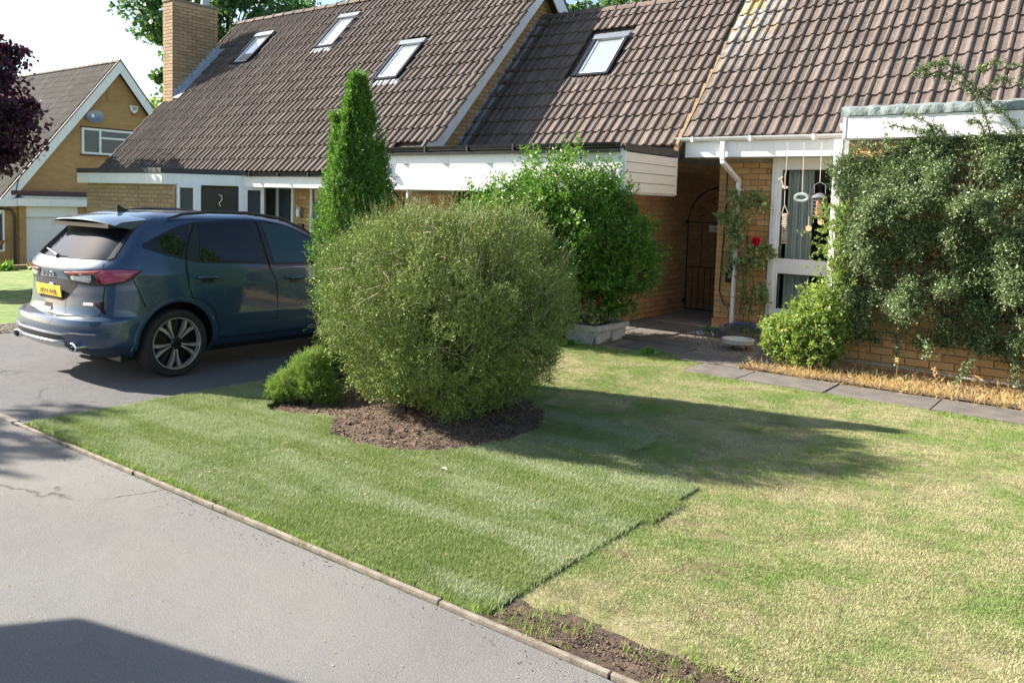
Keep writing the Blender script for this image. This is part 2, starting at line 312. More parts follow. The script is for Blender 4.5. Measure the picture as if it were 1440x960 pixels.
# ------------------------------------------------------------------ object helpers
def props(o, label=None, cat=None, group=None, kind=None):
    if label: o['label'] = label
    if cat: o['category'] = cat
    if group: o['group'] = group
    if kind: o['kind'] = kind
    return o
def thing(name, loc, label, cat, group=None, kind=None):
    o = bpy.data.objects.new(name, None); COL.objects.link(o); o.location = loc; o.empty_display_size = .2
    return props(o, label, cat, group, kind)
def wloc(o):
    v = Vector((0, 0, 0))
    while o is not None: v = v + o.location; o = o.parent
    return v
def link(me, name, parent=None, mat=None):
    o = bpy.data.objects.new(name, me); COL.objects.link(o)
    if mat and not me.materials: me.materials.append(M[mat])
    if parent is not None: o.parent = parent
    return o
class MB:
    def __init__(s): s.V = []; s.F = []
    def add(s, vs, fs):
        k = len(s.V); s.V += [tuple(map(float, v)) for v in vs]; s.F += [tuple(i+k for i in f) for f in fs]; return s
    def box(s, x0, x1, y0, y1, z0, z1):
        vs = [(x, y, z) for z in (z0, z1) for y in (y0, y1) for x in (x0, x1)]
        return s.add(vs, [(0, 2, 3, 1), (4, 5, 7, 6), (0, 1, 5, 4), (1, 3, 7, 5), (3, 2, 6, 7), (2, 0, 4, 6)])
    def obox(s, c, ax, h):
        c = np.array(c, float); A = [np.array(a_, float)/np.linalg.norm(a_)*hh for a_, hh in zip(ax, h)]
        vs = [c+sx*A[0]+sy*A[1]+sz*A[2] for sz in (-1, 1) for sy in (-1, 1) for sx in (-1, 1)]
        return s.add(vs, [(0, 2, 3, 1), (4, 5, 7, 6), (0, 1, 5, 4), (1, 3, 7, 5), (3, 2, 6, 7), (2, 0, 4, 6)])
    def prism(s, poly, ext):   # poly: list of 3D points, ext: extrusion vector
        n = len(poly); P = [np.array(p_, float) for p_ in poly]; Q = [p_+np.array(ext, float) for p_ in P]
        return s.add(P+Q, [tuple(range(n)), tuple(range(2*n-1, n-1, -1))]+[(i, i+n, (i+1) % n+n, (i+1) % n) for i in range(n)])
    def tube(s, pts, r, n=6, caps=True):
        pts = [np.array(p_, float) for p_ in pts]; rs = r if hasattr(r, '__len__') else [r]*len(pts); k0 = len(s.V); up = None
        for i, p_ in enumerate(pts):
            d = pts[min(i+1, len(pts)-1)]-pts[max(i-1, 0)]; d = d/(np.linalg.norm(d)+1e-9)
            if up is None: up = np.array([0, 0, 1.]) if abs(d[2]) < .9 else np.array([1., 0, 0])
            sd = np.cross(d, up); sd /= np.linalg.norm(sd)+1e-9; up = np.cross(sd, d)
            for j in range(n):
                t_ = 2*math.pi*(j+.5)/n; s.V.append(tuple(p_+rs[i]*(math.cos(t_)*sd+math.sin(t_)*up)))
        for i in range(len(pts)-1):
            for j in range(n): s.F.append((k0+i*n+j, k0+i*n+(j+1) % n, k0+(i+1)*n+(j+1) % n, k0+(i+1)*n+j))
        if caps: s.F.append(tuple(k0+j for j in range(n-1, -1, -1))); s.F.append(tuple(k0+(len(pts)-1)*n+j for j in range(n)))
        return s
    def lathe(s, c, prof, n=20):   # prof: (r, z)
        k0 = len(s.V)
        for r_, z_ in prof:
            for j in range(n): t_ = 2*math.pi*j/n; s.V.append((c[0]+r_*math.cos(t_), c[1]+r_*math.sin(t_), c[2]+z_))
        for i in range(len(prof)-1):
            for j in range(n): s.F.append((k0+i*n+j, k0+i*n+(j+1) % n, k0+(i+1)*n+(j+1) % n, k0+(i+1)*n+j))
        return s
    def build(s, name, mat, parent=None, smooth=False, local=False, bevel=0, kind=None, label=None, cat=None, group=None, loc=None):
        me = bpy.data.meshes.new(name); off = Vector(loc) if loc is not None else (wloc(parent) if (parent is not None and not local) else Vector((0, 0, 0)))
        me.from_pydata([(v[0]-off.x, v[1]-off.y, v[2]-off.z) for v in s.V], [], s.F)
        if bevel:
            bm = bmesh.new(); bm.from_mesh(me); bmesh.ops.recalc_face_normals(bm, faces=bm.faces)
            bmesh.ops.bevel(bm, geom=[e_ for e_ in bm.edges if e_.is_manifold and e_.calc_face_angle(0) > .6], offset=bevel, segments=2, profile=.6, affect='EDGES')
            bm.to_mesh(me); bm.free()
        if smooth:
            me.shade_smooth(); me.set_sharp_from_angle(angle=R_(40))
        o = link(me, name, parent, mat)
        if loc is not None: o.location = loc
        return props(o, label, cat, group, kind)
def quads_obj(name, V, Q, mat, parent=None, kind=None, loc=None, smooth=False, label=None, cat=None, group=None):
    me = bpy.data.meshes.new(name); off = np.array(wloc(parent)) if parent is not None else (np.array(loc, float) if loc is not None else np.zeros(3))
    V = np.asarray(V, np.float32)-off.astype(np.float32); Q = np.asarray(Q, np.int32); k = Q.shape[1]
    me.vertices.add(len(V)); me.vertices.foreach_set("co", V.ravel()); me.loops.add(Q.size); me.loops.foreach_set("vertex_index", Q.ravel())
    me.polygons.add(len(Q)); me.polygons.foreach_set("loop_start", np.arange(0, Q.size, k, dtype=np.int32)); me.update(calc_edges=True); me.validate()
    if smooth: me.shade_smooth()
    o = link(me, name, parent, mat)
    if loc is not None and parent is None: o.location = loc
    return props(o, label, cat, group, kind)

# ------------------------------------------------------------------ foliage
def unit(v): return v/(np.linalg.norm(v, axis=-1, keepdims=True)+1e-9)
def rand_dirs(n): return unit(rng.normal(size=(n, 3)))
def leaves(P, D, size, width, fold=.15, n_hint=None):
    """one folded quad per leaf: P base, D axis, size length, width half-width/length"""
    n = len(P); D = unit(D); S = unit(np.cross(D, n_hint if n_hint is not None else rand_dirs(n))); Nn = np.cross(S, D)
    size = np.broadcast_to(np.asarray(size, float), (n,))[:, None]; w = size*width
    V = np.empty((n, 4, 3)); V[:, 0] = P; V[:, 1] = P+D*size*.45+S*w+Nn*size*fold; V[:, 2] = P+D*size; V[:, 3] = P+D*size*.45-S*w+Nn*size*fold
    return V.reshape(-1, 3), np.arange(n*4).reshape(-1, 4)
def shoots(B, D, Ls, nl, ls, lw, droop=.1, spread=.9, stem=.002, curl=.25, fold=.15, tipgrow=0.0):
    n = len(B); D = unit(D); C = rand_dirs(n)*curl; Ls = np.broadcast_to(np.asarray(Ls, float), (n,))[:, None]
    def pos(t): return B+D*Ls*t+(C-np.array([0, 0, droop]))*Ls*t*t
    s1 = unit(np.cross(D, rand_dirs(n))); s2 = np.cross(D, s1); Vs, ph = [], rng.random(n)*6.28
    for j in range(nl):
        t_ = (j+.6)/nl; an = ph+j*2.4; pr = s1*np.cos(an)[:, None]+s2*np.sin(an)[:, None]
        dd = unit(D*(1-spread*.6)+pr*spread*(1-.4*t_)+C*t_+rand_dirs(n)*.25)
        sz = ls*(.7+.6*rng.random(n))*(1+tipgrow*t_)
        V, _ = leaves(pos(t_), dd, sz, lw, fold); Vs.append(V)
    V = np.concatenate(Vs); Q = np.arange(len(V)).reshape(-1, 4)
    T = [0, .35, .7, 1.0]; rows = []
    sd = unit(np.cross(D, np.array([.3, .5, .8])))*stem
    for t_ in T: p_ = pos(t_); k = 1-.6*t_; rows += [p_-sd*k, p_+sd*k]
    SV = np.stack(rows, 1).reshape(-1, 3); base = np.arange(n)[:, None]*8
    SQ = np.concatenate([base+np.array([2*i, 2*i+1, 2*i+3, 2*i+2]) for i in range(3)])
    return V, Q, SV, SQ
def grow(name_parent, data, leaf_mat, stem_mat='bark', leaf_name='foliage', stem_name='twigs'):
    Vs, Qs, SVs, SQs, k, q = [], [], [], [], 0, 0
    for V, Q, SV, SQ in data:
        Vs.append(V); Qs.append(Q+k); k += len(V); SVs.append(SV); SQs.append(SQ+q); q += len(SV)
    quads_obj(leaf_name, np.concatenate(Vs), np.concatenate(Qs), leaf_mat, name_parent)
    quads_obj(stem_name, np.concatenate(SVs), np.concatenate(SQs), stem_mat, name_parent)
def crevice(P, D, scale, thr, seed):
    k = fbm(P, scale, 2, seed) > thr
    return P[k], D[k]
def shell(n, c, rad, p_up=2.4, p_dn=1.7, rho=(.8, 1.0), lump=.12, lscale=2.2, seed=0, zmin=-1):
    """points near the surface of a lumpy dome. rad = (a, b, up, down)"""
    d = rand_dirs(n*2); d = d[d[:, 2] > zmin][:n]; n = len(d)
    h = np.sqrt((d[:, 0]/rad[0])**2+(d[:, 1]/rad[1])**2); up = d[:, 2] >= 0
    v = np.abs(d[:, 2])/np.where(up, rad[2], rad[3]); pw = np.where(up, p_up, p_dn)
    R = (h**pw+v**pw)**(-1/pw)
    P0 = d*R[:, None]; R = R*(1+lump*(fbm(P0+50, lscale, 3, seed)*2-1))
    rr = rng.uniform(rho[0], rho[1], n)[:, None]
    return np.array(c)+d*R[:, None]*rr, d

# ================================================================== THE SETTING
def tz(x): return -0.048*(-12-x) if x < -12 else 0.0      # the plot falls away gently to the left
def poly_strip(name, mat, xs, y0, y1, dz, kind='structure', thick=.0, label=None):
    V, F = [], []
    for x in xs: V += [(x, y0, tz(x)+dz), (x, y1, tz(x)+dz)]
    for i in range(len(xs)-1): F.append((2*i, 2*i+2, 2*i+3, 2*i+1))
    b = MB(); b.add(V, F); return b.build(name, mat, None, kind=kind, label=label)
xs_l = [-400, -200, -100, -60, -48, -40, -36, -30, -24, -18, -12]
# ground sheet to the horizon
V, F = [], []
gx = [-900, -400, -150, -60, -40, -30, -20, -12, 0, 12, 60, 400, 900]; gy = [-900, -300, -60, -10, 0, 4, 10, 20, 60, 300, 900]
for x in gx:
    for y in gy: V.append((x, y, max(tz(x), -2.4)-.06))
for i in range(len(gx)-1):
    for j in range(len(gy)-1): k = i*len(gy)+j; F.append((k, k+len(gy), k+len(gy)+1, k+1))
MB().add(V, F).build('ground', 'earth_far', None, kind='structure', label='open ground reaching away behind the houses')
poly_strip('road', 'asphalt_road', [-60, -48, -36, -24, -12, 0, 20, 60], -6.5, 2.755, 0.0, label='pale weathered asphalt road in the foreground')
poly_strip('driveway', 'asphalt_drive', [-11.6, -9, -6.97], 2.76, 10.7, .004, label='darker asphalt driveway under the car')
poly_strip('neighbour_lawn', 'far_grass', [-46, -36, -24, -16, -12.3], 2.80, 13.0, .005, label='grass of the next plot beyond the driveway')
b = MB(); b.add([(-12.3, 2.8, -.014+.02), (-11.6, 2.8, .006), (-11.6, 10.7, .006), (-12.3, 10.7, .006)], [(0, 1, 2, 3)]).build('gravel_strip', 'gravel', None, kind='structure', label='strip of pale gravel between the driveway and the next lawn')
# pebbles on the strip
def pebbles(name, mat, P, s0, s1, label, flat=.6):
    ico = np.array([(0, 0, 1), (.9, 0, 0), (.25, .85, 0), (-.75, .5, 0), (-.7, -.55, 0), (.3, -.8, 0), (0, 0, -1)], float)
    tri = np.array([(0, 1, 2), (0, 2, 3), (0, 3, 4), (0, 4, 5), (0, 5, 1), (6, 2, 1), (6, 3, 2), (6, 4, 3), (6, 5, 4), (6, 1, 5)])
    n = len(P); s = rng.uniform(s0, s1, (n, 1, 1)); an = rng.random(n)*6.28; c, sn = np.cos(an), np.sin(an)
    T = np.broadcast_to(ico, (n, 7, 3))*s*rng.uniform(.7, 1.3, (n, 1, 3)); X = T[..., 0]*c[:, None]-T[..., 1]*sn[:, None]; Y = T[..., 0]*sn[:, None]+T[..., 1]*c[:, None]
    V = np.stack([X, Y, T[..., 2]*flat], -1)+P[:, None, :]
    return quads_obj(name, V.reshape(-1, 3), (tri[None]+np.arange(n)[:, None, None]*7).reshape(-1, 3), mat, None, kind='stuff', label=label)
n = 5000; P = np.c_[rng.uniform(-12.35, -11.55, n), rng.uniform(2.8, 8, n), np.full(n, .01)]
pebbles('pebbles', 'pebble', P, .01, .022, 'pale pebbles in the strip beside the driveway')

# kerb: thin concrete edging in lengths
kr = bpy.data.objects.new('kerb', None); COL.objects.link(kr); kr.location = (-4, 2.79, 0); props(kr, 'weathered concrete edging between road and turf', None, None, 'structure')
x = -7.05
while x < 3.5:
    L_ = .91; jx = rng.uniform(-.006, .006)
    MB().obox((x+L_/2, 2.79+jx, .0+rng.uniform(-.003, .004)), [(1, rng.uniform(-.004, .004), 0), (0, 1, 0), (0, 0, 1)], (L_/2-.002, .013, .014)).build('kerb_stone', 'concrete', kr, bevel=.005)
    x += L_+.002
for x in np.arange(-11.6, -7.1, .91):
    MB().obox((x+.455, 2.79, -.006), [(1, 0, 0), (0, 1, 0), (0, 0, 1)], (.45, .03, .02)).build('kerb_stone', 'concrete', kr, bevel=.005)

# ---- polygons of the garden
def inpoly(P, poly):
    x, y = P[:, 0], P[:, 1]; c = np.zeros(len(P), bool); n = len(poly)
    for i in range(n):
        x0, y0 = poly[i]; x1, y1 = poly[(i+1) % n]
        if y0 == y1: continue
        t_ = ((y0 > y) != (y1 > y)) & (x < (x1-x0)*(y-y0)/(y1-y0)+x0); c ^= t_
    return c
def smoothpoly(pts, n=8):
    pts = np.array(pts, float); N_ = len(pts); out = []
    for i in range(N_):
        p0, p1, p2, p3 = pts[i-1], pts[i], pts[(i+1) % N_], pts[(i+2) % N_]
        for k in range(n):
            t_ = k/n; out.append(.5*((2*p1)+(-p0+p2)*t_+(2*p0-5*p1+4*p2-p3)*t_*t_+(-p0+3*p1-3*p2+p3)*t_**3))
    return np.array(out)
BED = smoothpoly([(-6.05, 4.42), (-5.72, 4.42), (-5.38, 4.62), (-5.17, 4.42), (-4.95, 4.25), (-4.5, 4.22), (-4.15, 4.42), (-3.93, 4.85), (-3.88, 5.4), (-4.1, 5.9), (-4.7, 6.35), (-5.5, 6.55), (-6.2, 6.45), (-6.6, 6.0), (-6.6, 5.4), (-6.3, 4.85)])
TURF = [(-6.95, 2.83), (-2.25, 2.83), (-2.24, 3.3), (-2.27, 3.8), (-2.22, 4.4), (-2.24, 5.05), (-2.55, 5.2), (-2.95, 5.5), (-3.05, 6.05), (-3.7, 6.15), (-4.4, 6.22), (-4.6, 6.9), (-6.95, 6.9)]
PATHJ = [(-6.1, 9.32), (-5.6, 9.30), (-4.62, 9.55), (-4.15, 9.35), (-4.15, 8.63), (6, 8.63), (6, 2.83), (-2.235, 2.83)]
LAWN = [(-6.95, 6.85), (-6.95, 9.0), (-6.0, 9.3), (-5.4, 9.33), (-4.7, 9.55), (-4.22, 9.40), (-4.15, 8.62), (7, 8.62), (7, 2.83), (-2.27, 2.83), (-2.28, 5.02), (-2.6, 5.15), (-3.02, 5.4), (-3.15, 5.95), (-4.45, 6.12), (-4.7, 6.8)]
def hturf(P): return .011+.012*(fbm(P, 1.3, 3, 5)-.5)+.006*(fbm(P, 6, 2, 9)-.5)
def hlawn(P): return .001-.02*np.clip(1-(P[:, 1]-2.83)/.28, 0, 1)*(P[:, 0] > -2.3)+.016*(fbm(P, 1.1, 4, 11)-.5)+.008*(fbm(P, 7, 3, 12)-.5)
def hsoil(P):
    d = np.exp(-(((P[:, 0]+4.75)/.75)**2+((P[:, 1]-5.25)/.8)**2))
    return -.012+.11*d+.05*(fbm(P, 4, 4, 21)-.5)+.035*(fbm(P, 19, 3, 22)-.5)
def gridmesh(name, mat, poly, excl, h, step, box, parent=None, label=None, kind='structure', dens=None, skirt=0):
    xs = np.arange(box[0], box[1]+step, step); ys = np.arange(box[2], box[3]+step, step); nx, ny = len(xs), len(ys)
    X, Y = np.meshgrid(xs, ys, indexing='ij'); P = np.c_[X.ravel(), Y.ravel()]
    cx = P+step/2; ok = inpoly(cx, poly)
    if excl is not None: ok &= ~inpoly(cx, excl)
    ok = ok.reshape(nx, ny); ok[-1, :] = False; ok[:, -1] = False
    I, J = np.nonzero(ok); k = I*ny+J; Q = np.c_[k, k+ny, k+ny+1, k+1]; Z = h(P)
    used, inv = np.unique(Q, return_inverse=True); V = np.c_[P[used], Z[used]]; Q = inv.reshape(Q.shape)
    if skirt:
        e_ = np.concatenate([Q[:, [0, 1]], Q[:, [1, 2]], Q[:, [2, 3]], Q[:, [3, 0]]]); key = {(a_, b_) for a_, b_ in map(tuple, e_)}
        bd = np.array([(a_, b_) for a_, b_ in key if (b_, a_) not in key]); n0 = len(V); V = np.r_[V, V-np.array([0, 0, skirt])]
        Q = np.r_[Q, np.c_[bd[:, 0], bd[:, 0]+n0, bd[:, 1]+n0, bd[:, 1]]]
    o = quads_obj(name, V, Q, mat, parent, kind=kind, smooth=True, label=label)
    if dens is not None:
        at_ = o.data.attributes.new('dens', 'FLOAT', 'POINT'); at_.data.foreach_set('value', dens(V).astype(np.float32))
    return o
gridmesh('turf', 'turf_base', TURF, BED, hturf, .05, (-7, -2.1, 2.8, 7), label='freshly laid green turf with a cut edge', skirt=.03)
gridmesh('lawn', 'lawn_base', LAWN, BED, hlawn, .06, (-7, 7, 2.8, 9.7), label='old patchy half dry lawn')
gridmesh('soil_bed', 'soil', BED*np.array([1.0, 1.0])+0, None, hsoil, .022, (-6.9, -3.6, 4.0, 6.8), label='bare brown soil bed round the clipped bush')
gridmesh('soil_edge', 'soil', [(-2.3, 2.81), (7, 2.81), (7, 3.5), (-2.3, 3.5)], None, lambda P: .004+.07*np.clip(fbm(P, 3.2, 4, 31)-.42, -.05, .3)*np.clip(1-(P[:, 1]-2.82)/.42, 0, 1)+.02*(fbm(P, 22, 3, 32)-.5)-.22*np.clip((P[:, 1]-2.98-.24*fbm(P, 2.6, 5, 34))/.12, 0, 1), .022, (-2.3, 3, 2.81, 3.5), label='crumbled bare soil along the lawn edge by the road')
def clods(poly, h, n, s0, s1, box, name, label, mat='clod'):
    P = np.c_[rng.uniform(box[0], box[1], n), rng.uniform(box[2], box[3], n)]; P = P[inpoly(P, poly)]
    pebbles(name, mat, np.c_[P, h(P)+.002], s0, s1, label, .8)
clods(BED, hsoil, 8000, .003, .013, (-6.7, -3.8, 4.1, 6.6), 'soil_clods', 'crumbs of soil lying in the bed')
clods([(-2.25, 2.84), (3, 2.84), (3, 3.12), (-1.2, 3.12), (-2.2, 2.95)], lambda P: np.full(len(P), .016), 4200, .002, .009, (-2.3, 3, 2.84, 3.2), 'soil_crumbs', 'crumbs of soil along the road edge of the lawn')
P = np.c_[rng.uniform(-7, 2.5, 420), rng.uniform(2.60, 2.755, 420), np.full(420, .003)]
pebbles('kerb_litter', 'clod', P, .002, .005, 'bits of soil and grit against the kerb')

# path and slabs
pth = bpy.data.objects.new('path', None); COL.objects.link(pth); pth.location = (-4, 9, 0); props(pth, 'worn concrete slab path along the bungalow wall', None, None, 'structure')
def slab(x0, x1, y0, y1, z=.022, mat='slab'):
    g_ = .008; MB().obox(((x0+x1)/2, (y0+y1)/2, z-.025+rng.uniform(-.004, .004)), [(1, rng.uniform(-.003, .003), rng.uniform(-.004, .004)), (0, 1, rng.uniform(-.004, .004)), (0, 0, 1)], ((x1-x0)/2-g_, (y1-y0)/2-g_, .025)).build('slab', mat, pth, bevel=.006)
ex = [-4.13, -3.48, -2.55, -1.55, -.6, .35, 1.3, 2.25, 3.2, 4.15]
for i in range(len(ex)-1): slab(ex[i], ex[i+1], 8.64, 9.24)
for (x0, x1, y0, y1) in [(-4.62, -3.7, 9.26, 9.86), (-5.55, -4.64, 9.56, 10.16), (-6.0, -5.4, 10.18, 10.78), (-5.38, -4.78, 10.18, 10.6), (-6.1, -5.42, 10.8, 11.4), (-6.1, -5.45, 11.42, 12.1), (-6.6, -6.02, 9.6, 10.16), (-6.6, -6.12, 10.8, 12.1)]: slab(x0, x1, y0, y1)
slab(-6.6, -5.45, 12.25, 13.6, .03, 'slab_light')
b = MB(); b.add([(-6.66, 8.6, .001), (6, 8.6, .001), (6, 10.2, .001), (-2.8, 10.2, .001), (-2.8, 12.4, .001), (-5.3, 12.4, .001), (-5.3, 20, .001), (-6.66, 20, .001)], [tuple(range(8))]).build('gravel_bed', 'gravel', None, kind='structure', label='gravel bed between the path and the bungalow')
n = 9000; P = np.c_[rng.uniform(-5.6, -2.9, n), rng.uniform(9.9, 12.3, n)]; P = P[inpoly(P, [(-4.8, 10.12), (-3.7, 9.88), (-2.9, 9.3), (-2.9, 12.3), (-5.3, 12.3), (-5.4, 11.0)])]
pebbles('gravel_stones', 'pebble', np.c_[P, np.full(len(P), .008)], .008, .018, 'loose stones of the gravel bed')

# ================================================================== BRICKWORK AND TILES
def boxmesh(name, hx, hy, hz, bev=0):
    b = MB().box(-hx, hx, -hy, hy, -hz, hz); me = bpy.data.meshes.new(name); me.from_pydata(b.V, [], b.F); return me
BR_L, BR_H = .24, .075; PITL, PITH = .25, .086
class Bricks:
    """collects the bricks of one thing; the nearest 300 become parts, the rest one joined part"""
    def __init__(s, mat): s.L = []; s.mat = mat; s.me = boxmesh('brick', BR_L/2, .02, BR_H/2); s.me.materials.append(M[mat])
    def wall(s, wobj, O, ang, length, height, keep=None, prio=None, inside=1):
        u = np.array([math.cos(ang), math.sin(ang), 0]); O = np.array(O, float); nr = int(height/PITH)
        for r in range(nr):
            z = (r+.5)*PITH; x0 = -(PITL/2 if r % 2 else 0)
            while x0 < length-.02:
                a_, b_ = max(x0, 0), min(x0+PITL, length)
                if b_-a_ > .04:
                    c = (a_+b_)/2
                    if keep is None or keep(c, z):
                        P = O+u*c+np.array([0, 0, z]); s.L.append((P, (b_-a_-.01)/BR_L, ang, wobj, 0 if prio is None or prio(c, z) else 1))
                x0 += PITL
    def finish(s, n=300):
        s.L.sort(key=lambda t: (t[4], not inframe(t[0], 0), dcam(t[0])))
        for P, sc, ang, wobj, _ in s.L[:n]:
            o = bpy.data.objects.new('brick', s.me); COL.objects.link(o); o.parent = wobj; o.location = Vector(P)-wloc(wobj); o.rotation_euler = (0, 0, ang); o.scale = (sc, 1+random.uniform(-.12, .12), 1)
        byw = {}
        for t_ in s.L[n:]: byw.setdefault(t_[3].name, []).append(t_)
        for k, L_ in byw.items():
            b = MB()
            for P, sc, ang, wobj, _ in L_:
                u = (math.cos(ang), math.sin(ang), 0); v = (-math.sin(ang), math.cos(ang), 0); b.obox(P, [u, v, (0, 0, 1)], (BR_L/2*sc, .02, BR_H/2))
            b.build('brickwork', s.mat, L_[0][3], kind='stuff')
def tileprofile(W=.32):
    xs = [0, .05, .082, .097, .115, .135, .153, .168, .178, .245, .258, .275, .290, .303, .309, .312, .322]
    hs = [0, 0, .003, .021, .034, .034, .021, .003, 0, 0, .020, .031, .027, .012, .012, -.006, -.006]
    return np.array(xs)*W/.32, np.array(hs)
def tilemesh(name, mat, L_=.40, drop=.032):
    xs, hs = tileprofile(); n = len(xs); V = []
    for x, h in zip(xs, hs): V += [(x, 0, h+drop), (x, L_, h), (x, 0, h-.0)]
    F = []
    for i in range(n-1): a_ = 3*i; F += [(a_, a_+3, a_+4, a_+1), (a_+2, a_+5, a_+3, a_)]
    me = bpy.data.meshes.new(name); me.from_pydata(V, [], F); me.materials.append(M[mat]); me.shade_smooth(); me.set_sharp_from_angle(angle=R_(50)); return me
def tile_roof(roof_part, mat, x0, x1, yE, zE, pitch, rows, skip=None, gauge=.36, W=.32, nparts=300, ang=0.0, origin=None):
    me = tilemesh('roof_tile', mat); cp, sp = math.cos(pitch), math.sin(pitch); L_ = []
    nc = int(math.ceil((x1-x0)/W)); off = wloc(roof_part)
    for r in range(rows):
        for c in range(nc):
            x = x0+c*W; s_ = r*gauge
            if origin is None: P = Vector((x, yE+s_*cp, zE+s_*sp)); mid = (x+W/2, yE+(s_+.18)*cp)
            else:
                cu, su = math.cos(ang), math.sin(ang); u_, v_ = x, s_*cp
                P = Vector((origin[0]+u_*cu-v_*su, origin[1]+u_*su+v_*cu, zE+s_*sp)); mid = (x+W/2, s_)
            if skip and skip(*mid): continue
            if x+W > x1+.02: continue
            L_.append((P, (0 if inframe(P, 10) else 1, dcam(P))))
    L_.sort(key=lambda t: t[1]); rot = lambda: Euler((pitch+random.uniform(-.006, .006), random.uniform(-.006, .006), ang+random.uniform(-.004, .004)))
    for P, _ in L_[:nparts]:
        o = bpy.data.objects.new('roof_tile', me); COL.objects.link(o); o.parent = roof_part; o.location = P-off; o.rotation_euler = rot()
        o.location += Vector((0, -sp, cp))*random.uniform(0, .004)
    rest = L_[nparts:]
    if rest:
        V0 = np.array([v.co[:] for v in me.vertices]); F0 = [list(p_.vertices) for p_ in me.polygons]; F0 = np.array(F0); Vs, Qs = [], []
        for k, (P, _) in enumerate(rest):
            Rm = np.array(rot().to_matrix()); Vs.append(V0 @ Rm.T+np.array(P)); Qs.append(F0+k*len(V0))
        o = quads_obj('roof_tiling', np.concatenate(Vs), np.concatenate(Qs), mat, roof_part, kind='stuff', smooth=True); o.data.set_sharp_from_angle(angle=R_(50))
def ridge_tiles(parent, x0, x1, y, z, mat, W=.42, n=None, ydir=None):
    me = bpy.data.meshes.new('ridge_tile'); V, F = [], []; K = 8
    for i, xx in enumerate((0, .06, .06, .45)):
        r = (.135, .135, .12, .12)[i]
        for k in range(K+1): t_ = math.pi*k/K*.9+math.pi*.05; V.append((xx, r*math.cos(t_), r*math.sin(t_)-.04))
    for i in range(3):
        for k in range(K): a_ = i*(K+1)+k; F.append((a_, a_+1, a_+K+2, a_+K+1))
    F.append(tuple(range(K+1))); me.from_pydata(V, [], F); me.materials.append(M[mat]); me.shade_smooth(); me.set_sharp_from_angle(angle=R_(50)); x = x0
    while x < x1-.05:
        o = bpy.data.objects.new('ridge_tile', me); COL.objects.link(o); o.parent = parent; o.location = Vector((x, y, z+random.uniform(-.004, .006)))-wloc(parent); x += W
        if ydir: pass
def skylight(parent, x0, x1, y0, zE_fn, pitch, L_, apron='lead'):
    """roof window lying in the slope: frame, glass, hood, lead apron"""
    cp, sp = math.cos(pitch), math.sin(pitch); u = np.array([1., 0, 0]); v = np.array([0, cp, sp]); w = np.array([0, -sp, cp])
    O = np.array([(x0+x1)/2, y0, zE_fn(y0)])+w*.03; W = (x1-x0)/2; c = O+v*L_/2
    root = MB().obox(c+w*.02, [u, v, w], (W-.05, L_/2-.05, .012)).build('roof_window', 'skylight_glass', parent)
    f = MB()
    for sx in (-1, 1): f.obox(c+u*sx*(W-.03)+w*.035, [u, v, w], (.03, L_/2, .045))
    f.obox(O+v*.03+w*.03, [u, v, w], (W, .03, .04)); f.build('frame', 'black_plastic', root)
    MB().obox(O+v*(L_-.05)+w*.055, [u, v, w], (W+.01, .07, .035)).build('hood', 'metal_grey', root)
    f = MB()
    for sx in (-1, 1): f.obox(c+u*sx*(W-.085)+w*.030, [u, v, w], (.022, L_/2-.05, .022))
    f.obox(O+v*.09+w*.030, [u, v, w], (W-.06, .022, .022)); f.build('sash', 'white_upvc', root)
    b = MB(); K = 14
    for k in range(K):
        xx = -W-.06+(2*W+.12)*k/K; b.obox(O+u*(xx+.03)-v*.07+w*(.012+.012*(k % 2)), [u, v, w], (.035, .09, .006))
    b.build('apron', apron, root)
def gutter(parent, x0, x1, y, z, mat, r=.055, brackets=None):
    b = MB(); K = 7; pr = [(r*math.cos(t_), r*math.sin(t_)) for t_ in np.linspace(math.pi, 2*math.pi, K)]
    V = [(x, y+p_[0], z+p_[1]) for x in (x0, x1) for p_ in pr]+[(x, y+p_[0]*.88, z+p_[1]*.88) for x in (x0, x1) for p_ in pr]
    F = [(k, k+1, k+1+K, k+K) for k in range(K-1)]+[(2*K+k, 2*K+k+K, 2*K+k+1+K, 2*K+k+1) for k in range(K-1)]+[tuple(range(K)), tuple(range(K, 2*K))]
    F += [(0, K, 3*K, 2*K), (K-1, 3*K-1, 4*K-1, 2*K-1)]
    b.add(V, F); o = b.build('gutter', mat, parent, smooth=True)
    br = MB()
    for x in (brackets if brackets is not None else np.arange(x0+.3, x1, .9)):
        br.box(x-.015, x+.015, y-r-.008, y+r+.004, z-r-.012, z+.006)
    if br.V: br.build('gutter_bracket', mat, o)
    return o
def plank_fascia(parent, name, mat, A, B, z0, z1, th=.02, boards=1):
    A = np.array(A, float); B = np.array(B, float); d = B-A; L_ = np.linalg.norm(d); u = np.array([d[0]/L_, d[1]/L_, 0]); v = np.array([-u[1], u[0], 0])
    h = (z1-z0)/boards
    for k in range(boards):
        zc = z0+(k+.5)*h; c = np.array([(A[0]+B[0])/2, (A[1]+B[1])/2, zc])
        MB().obox(c, [u, v, (0, 0, 1)], (L_/2, th/2+(.0 if boards == 1 else .001*(k % 2)), h/2-(.004 if boards > 1 else 0))).build(name, mat, parent, bevel=.003 if boards == 1 else .004)
